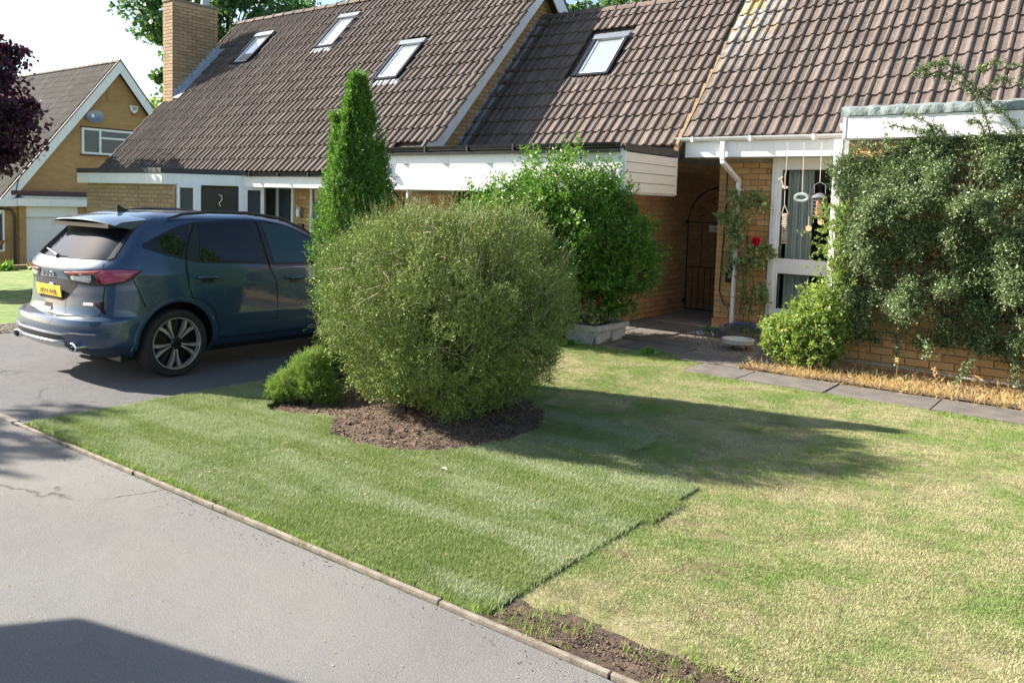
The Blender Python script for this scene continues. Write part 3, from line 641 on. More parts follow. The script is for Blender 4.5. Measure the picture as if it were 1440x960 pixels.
def window_unit(parent, O, ang, w, h, cols, fr=.05, dep=.05, glass='glass_grey', framemat='white_upvc', rail=None, pane_off=.0, name='window'):
    """window in a wall: frame with mullions and panes. cols: list of widths fractions"""
    u = np.array([math.cos(ang), math.sin(ang), 0]); v = np.array([-u[1], u[0], 0]); O = np.array(O, float); Z = np.array([0, 0, 1.])
    f = MB()
    f.obox(O+u*w/2+Z*(fr/2), [u, v, Z], (w/2, dep/2, fr/2)); f.obox(O+u*w/2+Z*(h-fr/2), [u, v, Z], (w/2, dep/2, fr/2))
    xs = [0]+list(np.cumsum(cols)/sum(cols)*w)
    for i, x in enumerate(xs):
        xx = min(max(x, fr/2), w-fr/2); f.obox(O+u*xx+Z*h/2, [u, v, Z], (fr/2 if i in (0, len(xs)-1) else fr*.5, dep/2-.001, h/2-fr))
    if rail:
        for (i, zz) in rail: f.obox(O+u*(xs[i]+xs[i+1])/2+Z*zz, [u, v, Z], ((xs[i+1]-xs[i])/2-fr/2, dep/2-.002, fr*.42))
    fo = f.build(name, framemat, parent)
    for i in range(len(xs)-1):
        MB().obox(O+u*(xs[i]+xs[i+1])/2+Z*h/2, [u, v, Z], ((xs[i+1]-xs[i])/2-fr*.5, .006, h/2-fr)).build('pane', glass, fo)
    return fo

# ================================================================== MAIN HOUSE (steep gabled, with chimney)
PM = R_(47.3); MXL, MXR, MYE, MZE = -20.62, -9.97, 10.10, 2.33
MYR = MYE+3.94; MZR = MZE+3.94*math.tan(PM)
H1 = thing('gabled_house', (-15, 10.1, 0), 'steep roofed brick house with broad chimney, three roof windows and black front door', 'house')
roof = MB()
th = .10
roof.prism([(MXL, MYE, MZE-.02), (MXL, MYR, MZR-.02), (MXL, MYR+3.94, MZE-.02), (MXL, MYR+3.94, MZE-.02-th), (MXL, MYR, MZR-.02-th*1.45), (MXL, MYE, MZE-.02-th)], (MXR-.03-MXL, 0, 0))
roof_o = roof.build('roof', 'wood_deck', H1)
zM = lambda y: MZE+(y-MYE)*math.tan(PM)
SK = [(-18.85, -18.15, 12.67), (-15.77, -15.08, 12.82), (-12.70, -12.0, 11.83)]; SKL = 1.2
def skipM(x, y):
    for a_, b_, y0 in SK:
        if a_-.02 < x < b_+.05 and y0-.03 < y < y0+SKL*math.cos(PM)+.06: return True
    return (x < -20.12 and 11.8 < y < 13.2) or (x > -10.62 and y < 10.42)
tile_roof(roof_o, 'tile_main', MXL, MXR+.3, MYE-.05, MZE+.0, PM, 16, skipM)
ridge_tiles(roof_o, MXL, MXR-.1, MYR, MZR+.02, 'tile_main')
for a_, b_, y0 in SK: skylight(roof_o, a_, b_, y0, zM, PM, SKL)
# gable end, right: bargeboard, brick
gw = MXR-.30
def gable(x, xw, z0, yl, yr, yr_, zr, tanp): pass
wall_g = MB().prism([(gw, MYE+.6, 0), (gw, MYR+3.3, 0), (gw, MYR+3.3, zM(MYE+.64)-.12), (gw, MYR, MZR-.16), (gw, MYE+.64, zM(MYE+.64)-.12)], (-.25, 0, 0)).build('gable_wall', 'mortar', H1)
BM_ = Bricks('brick_gold')
BM_.wall(wall_g, (gw, MYE+.65, 2.4), math.pi/2, 6.6, 4.3, keep=lambda c, z: (z+2.4) < MZR-.30-abs(MYE+.65+c-MYR)*math.tan(PM) and (z+2.4) > 2.75+max(0, min((MYE+.65+c-11.9), 99))*1.05-.6 if (MYE+.65+c) < MYR+.2 else (z+2.4) < MZR-.30-abs(MYE+.65+c-MYR)*math.tan(PM) and z > 2.4)
sp, cp = math.sin(PM), math.cos(PM)
def barge(parent, x, yE, zE, yR, zR, depth, th, mat, name='bargeboard', end=None):
    for sgn in (1, -1):
        ya = yE if sgn == 1 else 2*yR-yE
        MB().prism([(x, ya, zE), (x, yR, zR), (x, yR, zR-depth/abs(math.cos(math.atan2(zR-zE, yR-yE)))), (x, ya, zE-depth/abs(math.cos(math.atan2(zR-zE, yR-yE))))], (-th, 0, 0)).build(name, mat, parent)
barge(H1, MXR+.0, MYE-.02, MZE+.03, MYR, MZR+.03, .32, .025, 'white_upvc')
barge(H1, MXR+.012, MYE-.04, MZE+.075, MYR, MZR+.075, .045, .06, 'wood_deck', 'verge_mortar')
MB().prism([(MXR-.04, MYE+.1, zM(MYE+.1)-.16), (MXR-.04, MYR, MZR-.18), (MXR-.04, MYR, MZR-.16), (MXR-.04, MYE+.1, zM(MYE+.1)-.14)], (-.25, 0, 0)).build('soffit', 'white_upvc', H1)
# left gable wall
MB().prism([(MXL+.15, MYE+.6, -.4), (MXL+.15, MYR+3.3, -.4), (MXL+.15, MYR+3.3, zM(MYE+.6)-.12), (MXL+.15, MYR, MZR-.16), (MXL+.15, MYE+.6, zM(MYE+.6)-.12)], (.25, 0, 0)).build('gable_wall', 'mortar', H1)
barge(H1, MXL+.02, MYE, MZE+.02, MYR, MZR+.02, .22, .025, 'white_upvc')
# chimney
ch = MB().box(-20.66, -20.20, 11.86, 13.12, 1.0, 6.78).build('chimney', 'mortar', H1)
BC = Bricks('brick_buff')
BC.wall(ch, (-20.66, 11.85, 4.15), 0, .46, 2.63)
BC.wall(ch, (-20.19, 11.86, 4.15), math.pi/2, 1.26, 2.63, keep=lambda c, z: z+4.15 > zM(11.86+c)+.02)
BC.finish(200)
MB().box(-20.70, -20.16, 11.82, 13.16, 6.78, 6.83).build('chimney_cap', 'concrete', ch, bevel=.01)
b = MB(); b.lathe((-20.43, 12.9, 6.83), [(.0, .0), (.12, .0), (.10, .22), (.12, .24), (.08, .24)], 12).build('chimney_pot', 'lead', ch, smooth=True)
MB().box(-20.76, -20.15, 11.77, 11.845, 3.96, 4.20).build('flashing', 'white_flash', ch)
b = MB(); K = 13
for k in range(K):
    y = 11.86+k*.1; b.box(-20.185, -20.165, y, y+.104, zM(y)-.05, zM(y+.05)+.26)
b.obox((-20.05, 12.5, zM(12.5)+.09), [(1, 0, 0), (0, cp, sp), (0, -sp, cp)], (.13, .98, .014)); b.build('flashing', 'lead', ch)
# front walls under the eaves
FW = 10.75
wall_f = MB()
wall_f.box(-13.95, gw+.0, FW, FW+.25, -.1, 2.15)
wf = wall_f.build('front_wall', 'mortar', H1)
def px(x, Y, yy=275): return float(onY(x, yy, Y)[0])
xa, xb, xc, xd, xe = px(374, FW), px(416, FW), px(440, FW), px(541, FW), px(606, FW)
BM_.wall(wf, (xb, FW-.008, .0), 0, xc-xb, 2.1); BM_.wall(wf, (xd, FW-.008, 0), 0, gw-.0-xd, 2.1)
window_unit(wf, (xa, FW-.035, .1), 0, xb-xa, 1.98, [1, 1.15], .055, .08, name='window')
window_unit(wf, (xc, FW-.035, .5), 0, xd-xc, 1.58, [1, 1, 1], .055, .08, name='window')
MB().box(px(423, FW), px(428, FW), FW-.11, FW-.03, 1.45, 1.66).build('wall_light', 'metal_grey', H1, bevel=.01)
MB().box(px(423.6, FW), px(427.2, FW), FW-.125, FW-.112, 1.48, 1.62).build('wall_light_glass', 'white_upvc', H1)
MB().box(px(423, FW), px(430, FW), FW-.09, FW-.03, 1.16, 1.33).build('key_box', 'black_plastic', H1, bevel=.01)
MB().box(px(425.2, FW), px(427.6, FW), FW-.098, FW-.091, 1.20, 1.29).build('key_box_face', 'metal_grey', H1)
# eaves: fascia, gutter, soffit
plank_fascia(H1, 'fascia', 'white_upvc', (-14.5, 10.06), (-10.52, 10.06), 2.035, 2.24)
MB().box(-14.5, -9.99, 10.07, FW+.05, 2.03, 2.05).build('soffit', 'white_upvc', H1)
gutter(H1, -14.5, -10.5, 9.99, 2.31, 'black_plastic', .055)
# angled flat roofed porch
A_, B_, C_ = np.array([-19.2, 8.96]), np.array([-15.67, 8.96]), np.array([-14.50, 10.09])
for z0, z1, mat, nm, off in ((2.04, 2.255, 'white_upvc', 'porch_fascia', 0), (2.262, 2.36, 'black_felt', 'porch_roof_edge', -.02)):
    for P_, Q_ in ((A_, B_), (B_, C_)):
        d = (Q_-P_)/np.linalg.norm(Q_-P_); nrm = np.array([d[1], -d[0]]); p0, p1 = P_+nrm*-off, Q_+nrm*-off
        plank_fascia(H1, nm, mat, (*p0, 0), (*p1, 0), z0, z1, .03)
plank_fascia(H1, 'porch_fascia', 'white_upvc', (-19.2, 8.97, 0), (-19.2, 10.7, 0), 2.04, 2.255, .03)
MB().prism([(-19.19, 8.98, 2.28), (-15.68, 8.98, 2.28), (-14.5, 10.1, 2.28), (-14.5, 10.8, 2.28), (-19.19, 10.8, 2.28)], (0, 0, .07)).build('porch_roof', 'black_felt', H1)
MB().prism([(-19.19, 8.98, 2.05), (-15.68, 8.98, 2.05), (-14.5, 10.1, 2.05), (-14.5, 10.8, 2.05), (-19.19, 10.8, 2.05)], (0, 0, .02)).build('porch_soffit', 'white_upvc', H1)
PX = px(248, 9.12)
pw = MB().box(-19.08, PX, 9.12, 9.34, -.4, 2.05).build('porch_wall', 'mortar', H1)
BP = Bricks('brick_buff'); BP.wall(pw, (-19.08, 9.112, .2), 0, PX+19.08, 1.85); BP.finish(220)
dg = np.array([1., 1., 0])/math.sqrt(2); O_ = np.array([PX, 9.14, 0]); nn = np.array([1, -1, 0])/math.sqrt(2)
def sd(x): return float((onp(x, 275, O_, nn)-O_) @ dg)
s0, s1, s2, s3, s4 = sd(250), sd(281), sd(337), sd(345), sd(369)
ang = math.pi/4
window_unit(H1, O_+dg*0, ang, s1-.06, 2.04, [1], .06, .09, name='window')
dr = MB().obox(O_+dg*(s1+s2)/2+np.array([0, 0, 1.0]), [dg, (-dg[1], dg[0], 0), (0, 0, 1)], ((s2-s1)/2-.0, .03, 1.0)).build('door', 'door_black', H1)
f = MB()
for s_ in (s1-.02, s2+.04): f.obox(O_+dg*s_+np.array([0, 0, 1.02]), [dg, (-dg[1], dg[0], 0), (0, 0, 1)], (.05, .05, 1.02))
f.build('door_frame', 'white_upvc', H1)
for (zz, hh) in ((1.42, .30), (.75, .25)):
    for q in (.27, .73): MB().obox(O_+dg*(s1+(s2-s1)*q)+nn*.036+np.array([0, 0, zz]), [dg, (-dg[1], dg[0], 0), (0, 0, 1)], ((s2-s1)*.16, .006, hh)).build('door_panel', 'door_black', dr)
kn = O_+dg*((s1+s2)/2)+nn*.06
MB().tube([kn+np.array([0, 0, 1.86]), kn+dg*.05+np.array([0, 0, 1.84]), kn+dg*.06+np.array([0, 0, 1.76]), kn+np.array([0, 0, 1.69]), kn+dg*.03+np.array([0, 0, 1.63])], .012, 6).build('door_knocker', 'chrome', dr, smooth=True)
window_unit(H1, O_+dg*(s2+.09), ang, s4-s2-.05, 2.04, [1], .07, .09, name='window')
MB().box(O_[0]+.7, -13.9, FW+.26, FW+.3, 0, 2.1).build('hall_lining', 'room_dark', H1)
BM_.finish(300)
# ================================================================== LINK GARAGE
PL = R_(48.5); LXL, LXR, LYE, LZE = gw, -5.76, 11.65, 2.80; LYR = 14.14; LZR = LZE+(LYR-LYE)*math.tan(PL)
H2 = thing('link_garage', (-8, 11.6, 0), 'lower tiled brick garage joining the two houses, white boarded front and one roof window', 'garage')
r2 = MB().prism([(LXL, LYE, LZE-.02), (LXL, LYR, LZR-.02), (LXL, LYR+2.6, LZE-.02), (LXL, LYR+2.6, LZE-.14), (LXL, LYR, LZR-.18), (LXL, LYE, LZE-.14)], (LXR-.05-LXL, 0, 0)).build('roof', 'wood_deck', H2)
zL = lambda y: LZE+(y-LYE)*math.tan(PL)
tile_roof(r2, 'tile_link', LXR-.06-14*.32, LXR-.03, LYE-.05, LZE, PL, 11, lambda x, y: -8.55 < x < -7.72 and 12.77 < y < 13.6, gauge=.352)
ridge_tiles(r2, LXL+.1, LXR-.05, LYR+.02, LZR+.02, 'tile_link')
skylight(r2, -8.50, -7.76, 12.82, zL, PL, 1.12, 'tile_link')
MB().prism([(LXR+.0, LYE-.06, LZE-.09), (LXR+.0, LYR, LZR-.09), (LXR+.0, LYR, LZR+.035), (LXR+.0, LYE-.06, LZE+.035)], (-.07, 0, 0)).build('verge_mortar', 'mortar_ochre', H2)
sp, cp = math.sin(PL), math.cos(PL)
b = MB(); y = 11.7
while y < 14.0:
    b.box(gw-.001, gw+.024, y, y+.108, zL(y)-.02, zL(y+.05)+.15); y += .11
b.build('flashing', 'lead', H2)
b = MB()
for k in range(12):
    yc = 11.72+k*.205; b.obox((gw+.115+.01*math.sin(k*1.7), yc, zL(yc)+.085+.004*(k % 2)), [(1, 0, .12*math.sin(k)), (0, cp, sp), (0, -sp, cp)], (.11, .155, .008))
b.build('flashing', 'lead', H2)
# front canopy box
cxl, cxr, cy = -10.52, -5.82, 10.06
plank_fascia(H2, 'front_board', 'white_upvc', (cxl, cy, 0), (cxr, cy, 0), 2.035, 2.66, .03, 3)
plank_fascia(H2, 'cheek_board', 'board_warm_bounce', (cxr, cy+.02, 0), (cxr, 11.66, 0), 2.06, 2.62, .03, 4)
MB().box(cxr-.02, cxr+.03, cy, cy+.035, 2.04, 2.66).build('corner_trim', 'white_upvc', H2)
MB().box(cxr-.02, cxr+.022, 11.64, 11.67, 2.05, 2.63).build('corner_trim', 'white_upvc', H2)
MB().box(cxr-.03, cxr+.035, cy-.01, 11.72, 2.63, 2.73).build('roof_edge_trim', 'dark_trim', H2)
MB().box(cxl, cxr-.02, cy+.02, 11.9, 2.62, 2.70).build('flat_roof', 'black_felt', H2)
MB().box(cxl, cxr-.02, cy+.02, 11.7, 2.04, 2.06).build('soffit', 'white_upvc', H2)
gutter(H2, -10.62, -5.86, 9.975, 2.735, 'black_plastic', .075)
MB().box(-10.6, -5.86, 9.972, 10.04, 2.605, 2.65).build('gutter_rail', 'black_plastic', H2)
MB().tube([(-10.5, 9.97, 2.64), (-10.5, 9.97, 2.56), (-10.44, 10.0, 2.5), (-10.46, 10.0, 2.40), (-10.5, 9.99, 2.34)], .034, 8).build('downpipe', 'black_plastic', H2, smooth=True)
MB().lathe((-10.38, 9.98, 2.29), [(0, 0), (.05, .0), (.07, .05), (.05, .1), (0, .12)], 10).build('pipe_boss', 'white_upvc', H2, smooth=True)
MB().tube([(px(553, 10.6), 10.6, 1.98), (px(566, 10.6), 10.6, 1.82), (px(566, 10.6), 10.6, 0)], .04, 8).build('downpipe', 'black_plastic', H2, smooth=True)
gy = 11.75
BG = Bricks('brick_gold')
xg0, xg1 = px(606, 11.0, 270), -7.6
gf = MB().box(-10.5, -6.68, gy, gy+.22, -.05, 2.75).build('front_wall', 'mortar', H2)
BG.wall(gf, (-10.4, gy-.008, 0), 0, 1.6, 2.0, prio=lambda c, z: False)
MB().box(-9.05, -6.95, gy-.03, gy-.01, 0, 1.98).build('garage_door', 'black_plastic', H2)
b = MB()
for k in range(14): b.box(-9.05, -6.95, gy-.045, gy-.031, .02+k*.14, .145+k*.14)
b.build('door_slat', 'black_plastic', H2)
MB().box(-9.2, -9.05, gy-.08, gy-.01, 0, 2.03).build('door_frame', 'white_weathered', H2)
MB().box(px(578, 10.4, 270), px(583, 10.4, 270), 10.45, 10.52, 1.86, 1.93).build('wall_light', 'metal_grey', H2, bevel=.01)
MB().box(-10.5, -9.4, 10.62, 10.7, 0, 2.04).build('side_wall', 'mortar', H2)
BG.wall(H2.children[-1], (-10.5, 10.612, 0), 0, 1.1, 2.02, prio=lambda c, z: False)
# side wall running back past the gate
sw = MB().prism([(-6.70, 11.7, 0), (-6.70, 20, 0), (-6.70, 20, 2.8), (-6.70, 16.6, 2.8), (-6.70, LYR, LZR-.3), (-6.70, 11.75, 2.65)], (-.22, 0, 0)).build('side_wall', 'mortar', H2)
BS = Bricks('brick_orange')
BS.wall(sw, (-6.692, 11.72, 0), math.pi/2, 7.5, 2.75, prio=lambda c, z: z > .1 and c > .3)
BS.L += []
BS.finish(290)
for t_ in BG.L: pass
BG.finish(0)
# ================================================================== BUNGALOW (right)
PR = R_(49); BXL, BXR, BYE, BZE = -5.74, 9.0, 11.78, 2.93; BYR = 16.0
H3 = thing('bungalow', (-2, 12.3, 0), 'brick bungalow with lichen spotted tiled roof, white gutter and tall window', 'house')
BZR = BZE+(BYR-BYE)*math.tan(PR)
r3 = MB().prism([(BXL, BYE, BZE-.03), (BXL, BYR, BZR-.03), (BXL, BYR+4.2, BZE-.03), (BXL, BYR+4.2, BZE-.14), (BXL, BYR, BZR-.2), (BXL, BYE, BZE-.14)], (BXR-BXL, 0, 0)).build('roof', 'wood_deck', H3)
tile_roof(r3, 'tile_right', BXL, 5.0, BYE-.06, BZE, PR, 17)
ridge_tiles(r3, BXL, 5, BYR, BZR, 'tile_right')
zB = lambda y: BZE+(y-BYE)*math.tan(PR)
sp, cp = math.sin(PR), math.cos(PR)
b = MB()
for k in range(6): b.obox((-5.62+k*.11, 13.98+.02*(k % 2), zB(13.98)+.06+.012*(k % 2)), [(1, 0, 0), (0, cp, sp), (0, -sp, cp)], (.06, .22, .01))
b.build('flashing', 'white_flash', H3)
def onroof(x, y): return onp(x, y, (0, BYE, BZE+.05), (0, -math.sin(PR), math.cos(PR)))
MB().tube([onroof(*p_) for p_ in [(1110, -30), (1096, 6), (1083, 35), (1066, 70), (1050, 108), (1039, 131), (1024, 160), (1013, 180), (1011, 192)]]+[onY(1013, 197, 11.66)], .008, 5).build('cable', 'white_weathered', H3)
mp = np.array([onroof(1019+rng.normal(0, 2.2), 168+rng.uniform(-22, 16)) for _ in range(70)])
pp = pebbles('moss_clump', 'clod', mp+np.array([0, -.01, .01]), .012, .03, 'clump of moss and leaves caught on the roof by the cable'); props(pp, cat='moss')
# pier, window wall
pier = MB(); pier.box(-5.38, -4.55, 12.31, 12.55, 0, 2.66); pier.box(-5.38, -5.16, 12.55, 20, 0, 2.66); pr_o = pier.build('pier_wall', 'mortar', H3)
BB = Bricks('brick_gold'); BB.wall(pr_o, (-5.38, 12.303, 0), 0, .83, 2.64)
MB().box(-5.40, -4.53, 12.285, 12.30, -.0, .16).build('damp_course', 'brick_orange', H3)
sill = MB().box(-4.55, -2.85, 12.31, 12.55, 0, .30).build('sill_wall', 'mortar', H3); BB.wall(sill, (-4.55, 12.303, 0), 0, 1.7, .28)
wx0, wx1 = -4.53, -2.9
f = MB(); f.box(wx0, wx0+.16, 12.24, 12.33, .30, 2.66); f.box(wx1-.1, wx1, 12.24, 12.33, .30, 2.66); f.box(wx0+.16, wx1-.1, 12.242, 12.33, 2.47, 2.66)
f.box(wx0+.16, wx1-.1, 12.242, 12.33, .94, 1.16); f.box(wx0+.16, wx1-.1, 12.242, 12.33, .30, .41); f.box(wx0+.05, wx0+.10, 12.225, 12.24, .32, 2.64)
wn_o = f.build('window', 'white_upvc', H3)
MB().box(wx0+.16, wx1-.1, 12.28, 12.29, 1.16, 2.47).build('pane', 'glass_clear', wn_o); MB().box(wx0+.16, wx1-.1, 12.28, 12.29, .41, .94).build('pane', 'glass_clear', wn_o)
f = MB(); f.box(wx0+.16, wx0+.172, 12.235, 12.275, 1.16, 2.47); f.box(wx0+.16, wx0+.172, 12.235, 12.275, .41, .94); f.box(wx0+.172, wx1-.1, 12.235, 12.275, 2.458, 2.47); f.box(wx0+.172, wx1-.1, 12.235, 12.275, .928, .94); f.build('seal', 'black_plastic', wn_o)
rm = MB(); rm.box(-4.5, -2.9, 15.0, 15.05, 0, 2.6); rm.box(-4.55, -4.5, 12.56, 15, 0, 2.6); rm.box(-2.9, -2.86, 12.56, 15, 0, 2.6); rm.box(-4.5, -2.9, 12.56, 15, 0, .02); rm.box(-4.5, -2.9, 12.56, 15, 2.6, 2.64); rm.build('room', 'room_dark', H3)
def curtain(x0, x1, z0, z1, y=12.45):
    V, F = [], []; K = 60
    for k in range(K+1):
        x = x0+(x1-x0)*k/K; yy = y+.03*math.sin(k*.95)+.012*math.sin(k*2.3+1); V += [(x, yy, z0), (x+.01*math.sin(k), yy+.01, z1)]
    for k in range(K): F.append((2*k, 2*k+2, 2*k+3, 2*k+1))
    return MB().add(V, F).build('curtain', 'curtain', H3, smooth=True)
curtain(-4.36, -3.98, .05, 2.56); curtain(-3.16, -2.95, .05, 2.56)
# eaves
plank_fascia(H3, 'fascia', 'white_upvc', (-5.72, 11.76, 0), (-2.92, 11.76, 0), 2.635, 2.87, .022)
MB().box(-5.72, -2.9, 11.77, 12.31, 2.64, 2.66).build('soffit', 'white_weathered', H3)
gutter(H3, -5.86, -3.02, 11.69, 2.925, 'white_upvc', .058)
MB().tube([(-5.09, 11.69, 2.86), (-5.09, 11.69, 2.60)], .042, 4).build('downpipe', 'white_upvc', H3)
MB().tube([(-5.09, 11.69, 2.66), (-5.09, 11.70, 2.56), (-5.03, 12.20, 2.30), (-5.03, 12.20, 2.22)], .042, 4).build('downpipe', 'white_upvc', H3)
MB().tube([(-5.03, 12.20, 2.28), (-5.03, 12.20, .10)], .038, 4).build('downpipe', 'white_upvc', H3)
b = MB()
for z_ in (2.15, 1.1): b.box(-5.09, -4.97, 12.15, 12.27, z_, z_+.03)
b.build('pipe_clip', 'white_upvc', H3)
MB().box(-5.19, -5.10, 12.22, 12.30, .74, .96).build('tap_box', 'black_plastic', H3, bevel=.01)
MB().tube([(-5.25, 12.26, 2.55), (-5.24, 12.27, 1.9), (-5.27, 12.27, 1.2), (-5.29, 12.27, .6), (-5.2, 12.26, .38), (-5.12, 12.27, .4), (-5.06, 12.26, .3)], .009, 5).build('cable', 'black_plastic', H3)
MB().tube([(-5.33, 12.27, .45), (-5.22, 12.27, .42), (-5.15, 12.27, .28), (-5.05, 12.27, .25)], .012, 5).build('cable', 'rubber_hose', H3)
# bay with flat roof
bw = MB().box(-2.85, 5.5, 10.11, 10.33, 0, 2.72); bw.box(-2.85, -2.63, 10.33, 12.4, 0, 2.72); bw_o = bw.build('bay_wall', 'mortar', H3)
BB.wall(bw_o, (-2.85, 10.102, 0), 0, 5.4, 2.7, prio=lambda c, z: (z < .62 and c < 2.6) or (z > 2.35 and c < .9))
BB.finish(300)
plank_fascia(H3, 'bay_fascia', 'white_upvc', (-2.88, 10.02, 0), (5.5, 10.02, 0), 2.715, 2.965, .022)
MB().box(-2.90, -2.87, 10.0, 11.75, 2.715, 2.965).build('bay_fascia', 'white_upvc', H3)
MB().box(-2.86, 5.5, 10.035, 10.1, 2.70, 2.716).build('bay_soffit', 'white_upvc', H3)
MB().box(-2.88, 5.5, 10.02, 11.9, 2.97, 3.03).build('bay_roof', 'lead', H3)
V, F = [], []; K = 240
for k in range(K+1):
    x = -2.93+8.5*k/K; w1 = .004*math.sin(k*1.7)+.004*math.sin(k*.63+1)+.006*rng.random(); w2 = .008*math.sin(k*1.1)
    V += [(x, 9.985+w1*.7, 2.968+.004*math.sin(k*.4)), (x, 9.975+w1*1.5, 3.01), (x, 9.985+w2+w1, 3.055), (x, 10.06+w2, 3.085+.006*math.sin(k*.8)), (x, 10.4, 3.09)]
for k in range(K):
    for j in range(4): F.append((5*k+j, 5*k+5+j, 5*k+6+j, 5*k+j+1))
MB().add(V, F).build('lead_edge', 'lead_green', H3, smooth=True)
MB().box(-3.0, -2.90, 10.04, 10.11, 0, 2.71).build('corner_board', 'white_upvc', H3, bevel=.006)
b = MB(); b.lathe((-3.05, 10.6, 2.88), [(.06, .06), (.055, .02), (.03, -.02), (0, -.03)], 12); b.build('gutter_end', 'white_upvc', H3, smooth=True)
# hose along the wall base
hp = [(-2.80, 10.06, .14)]+[(-2.80+.3*k, 10.05+.01*math.sin(k*1.3), .13+.012*math.sin(k*.9)) for k in range(1, 18)]
MB().tube(hp, .012, 6).build('hosepipe', 'rubber_hose', None, smooth=True, label='thin grey hosepipe running along the foot of the bungalow wall', cat='hosepipe', loc=(-2.8, 10.06, 0))

# ================================================================== NEIGHBOUR HOUSE (left)
NX = -36.0
H4 = thing('neighbour_house', (NX, 17, -1.15), 'brick house on the left, steep gable with white bargeboards above a white garage door', 'house')
NYR, NZR, tnp = 18.45, 7.45, 1.27
nw = MB().prism([(NX, 13.95, -1.6), (NX, 23, -1.6), (NX, 23, NZR-.45-4.55*tnp), (NX, NYR, NZR-.35), (NX, 13.95, NZR-.35-4.5*tnp)], (-.3, 0, 0)).build('gable_wall', 'mortar', H4)
m, N, L, p, out = new_mat('brick_far')
bt = N.new("ShaderNodeTexBrick"); bt.inputs['Scale'].default_value = 1; bt.inputs['Brick Width'].default_value = .25; bt.inputs['Row Height'].default_value = .086; bt.inputs['Mortar Size'].default_value = .006
bt.inputs['Color1'].default_value = (.50, .30, .12, 1); bt.inputs['Color2'].default_value = (.42, .24, .09, 1); bt.inputs['Mortar'].default_value = (.38, .30, .2, 1)
g_ = N.new("ShaderNodeNewGeometry"); sx = N.new("ShaderNodeSeparateXYZ"); cb = N.new("ShaderNodeCombineXYZ"); L.new(g_.outputs['Position'], sx.inputs[0])
ad = N.new("ShaderNodeMath"); ad.operation = 'ADD'; L.new(sx.outputs[0], ad.inputs[0]); L.new(sx.outputs[1], ad.inputs[1]); L.new(ad.outputs[0], cb.inputs[0]); L.new(sx.outputs[2], cb.inputs[1]); L.new(cb.outputs[0], bt.inputs['Vector'])
setc(p, L, mix_rgb(N, L, ramp(N, L, noise(N, L, .9, 4), [(.4, 0), (.7, .4)]), bt.outputs['Color'], (.30, .17, .07)), .9)
nw.data.materials.clear(); nw.data.materials.append(M['brick_far'])
nr = MB().prism([(NX+.35, NYR-5.0, NZR-5.0*tnp-.02), (NX+.35, NYR, NZR-.02), (NX+.35, NYR+5, NZR-5*tnp-.02), (NX+.35, NYR+5, NZR-5*tnp-.18), (NX+.35, NYR, NZR-.28), (NX+.35, NYR-5, NZR-5*tnp-.18)], (-14, 0, 0)).build('roof', 'wood_deck', H4)
tile_roof(nr, 'tile_far', NX-13.6, NX+.35, NYR-5.05, NZR-5*tnp, math.atan(tnp), 22, nparts=0)
ridge_tiles(nr, NX-13.6, NX+.2, NYR, NZR, 'tile_far', .42)
barge(H4, NX+.37, NYR-4.95, NZR-4.95*tnp+.03, NYR, NZR+.05, .33, .03, 'white_upvc')
barge(H4, NX+.39, NYR-4.95, NZR-4.95*tnp+.10, NYR, NZR+.12, .05, .05, 'brown_trim', 'verge_trim')
wo_ = window_unit(H4, (NX+.03, 16.95, 3.42), math.pi/2, 3.1, 1.10, [1.0, 1.85, 1.2], .09, .1, rail=[(1, .72)], glass='glass_grey')
MB().box(NX, NX+.12, 16.9, 20.1, 3.36, 3.42).build('window_sill', 'brown_trim', H4); MB().box(NX, NX+.06, 16.9, 20.1, 4.53, 4.58).build('window_head', 'brown_trim', H4)
MB().box(NX, NX+.03, 18.04, 18.58, 5.72, 6.15).build('wall_vent', 'brick_far', H4)
b = MB()
for k in range(5): b.box(NX+.03, NX+.045, 18.06, 18.56, 5.76+k*.078, 5.80+k*.078)
b.build('vent_slat', 'brick_far', H4)
al = MB().prism([(NX+.01, 19.02, 5.66), (NX+.01, 19.42, 5.66), (NX+.01, 19.36, 5.42), (NX+.01, 19.22, 5.32), (NX+.01, 19.08, 5.42)], (.09, 0, 0)).build('alarm_box', 'white_upvc', H4, bevel=.02)
MB().prism([(NX+.10, 19.10, 5.62), (NX+.10, 19.34, 5.62), (NX+.10, 19.30, 5.46), (NX+.10, 19.14, 5.46)], (.01, 0, 0)).build('alarm_face', 'metal_grey', al)
MB().box(NX+.02, NX+.10, 19.13, 19.31, 5.26, 5.31).build('alarm_lamp', 'red_plastic', al)
# dish: shallow bowl on an arm
dn = Vector((.75, -.62, .28)).normalized(); q = dn.to_track_quat('Z', 'Y').to_matrix(); dc = Vector((NX+.38, 17.36, 5.0)); V, F = [], []
for i, (r_, h_) in enumerate([(.0, -.07), (.12, -.062), (.24, -.038), (.34, 0)]):
    for j in range(20): t_ = j*math.pi/10; V.append(tuple(dc+q @ Vector((r_*math.cos(t_), r_*.86*math.sin(t_), h_))))
for i in range(3):
    for j in range(20): F.append((i*20+j, i*20+(j+1) % 20, (i+1)*20+(j+1) % 20, (i+1)*20+j))
ds = MB().add(V, F).build('satellite_dish', 'metal_grey', H4, smooth=True)
MB().tube([dc-dn*.07, dc-dn*.07+Vector((-.2, 0, -.1)), (NX, 17.4, 4.85)], .025, 6).build('dish_arm', 'metal_grey', ds)
MB().tube([dc-dn*.05+Vector((0, 0, -.27)), dc+dn*.38+Vector((0, 0, -.10))], .014, 5).build('dish_arm', 'metal_grey', ds)
MB().lathe(dc+dn*.38+Vector((0, 0, -.18)), [(0, 0), (.05, 0), (.05, .14), (0, .14)], 10).build('dish_receiver', 'white_upvc', ds)
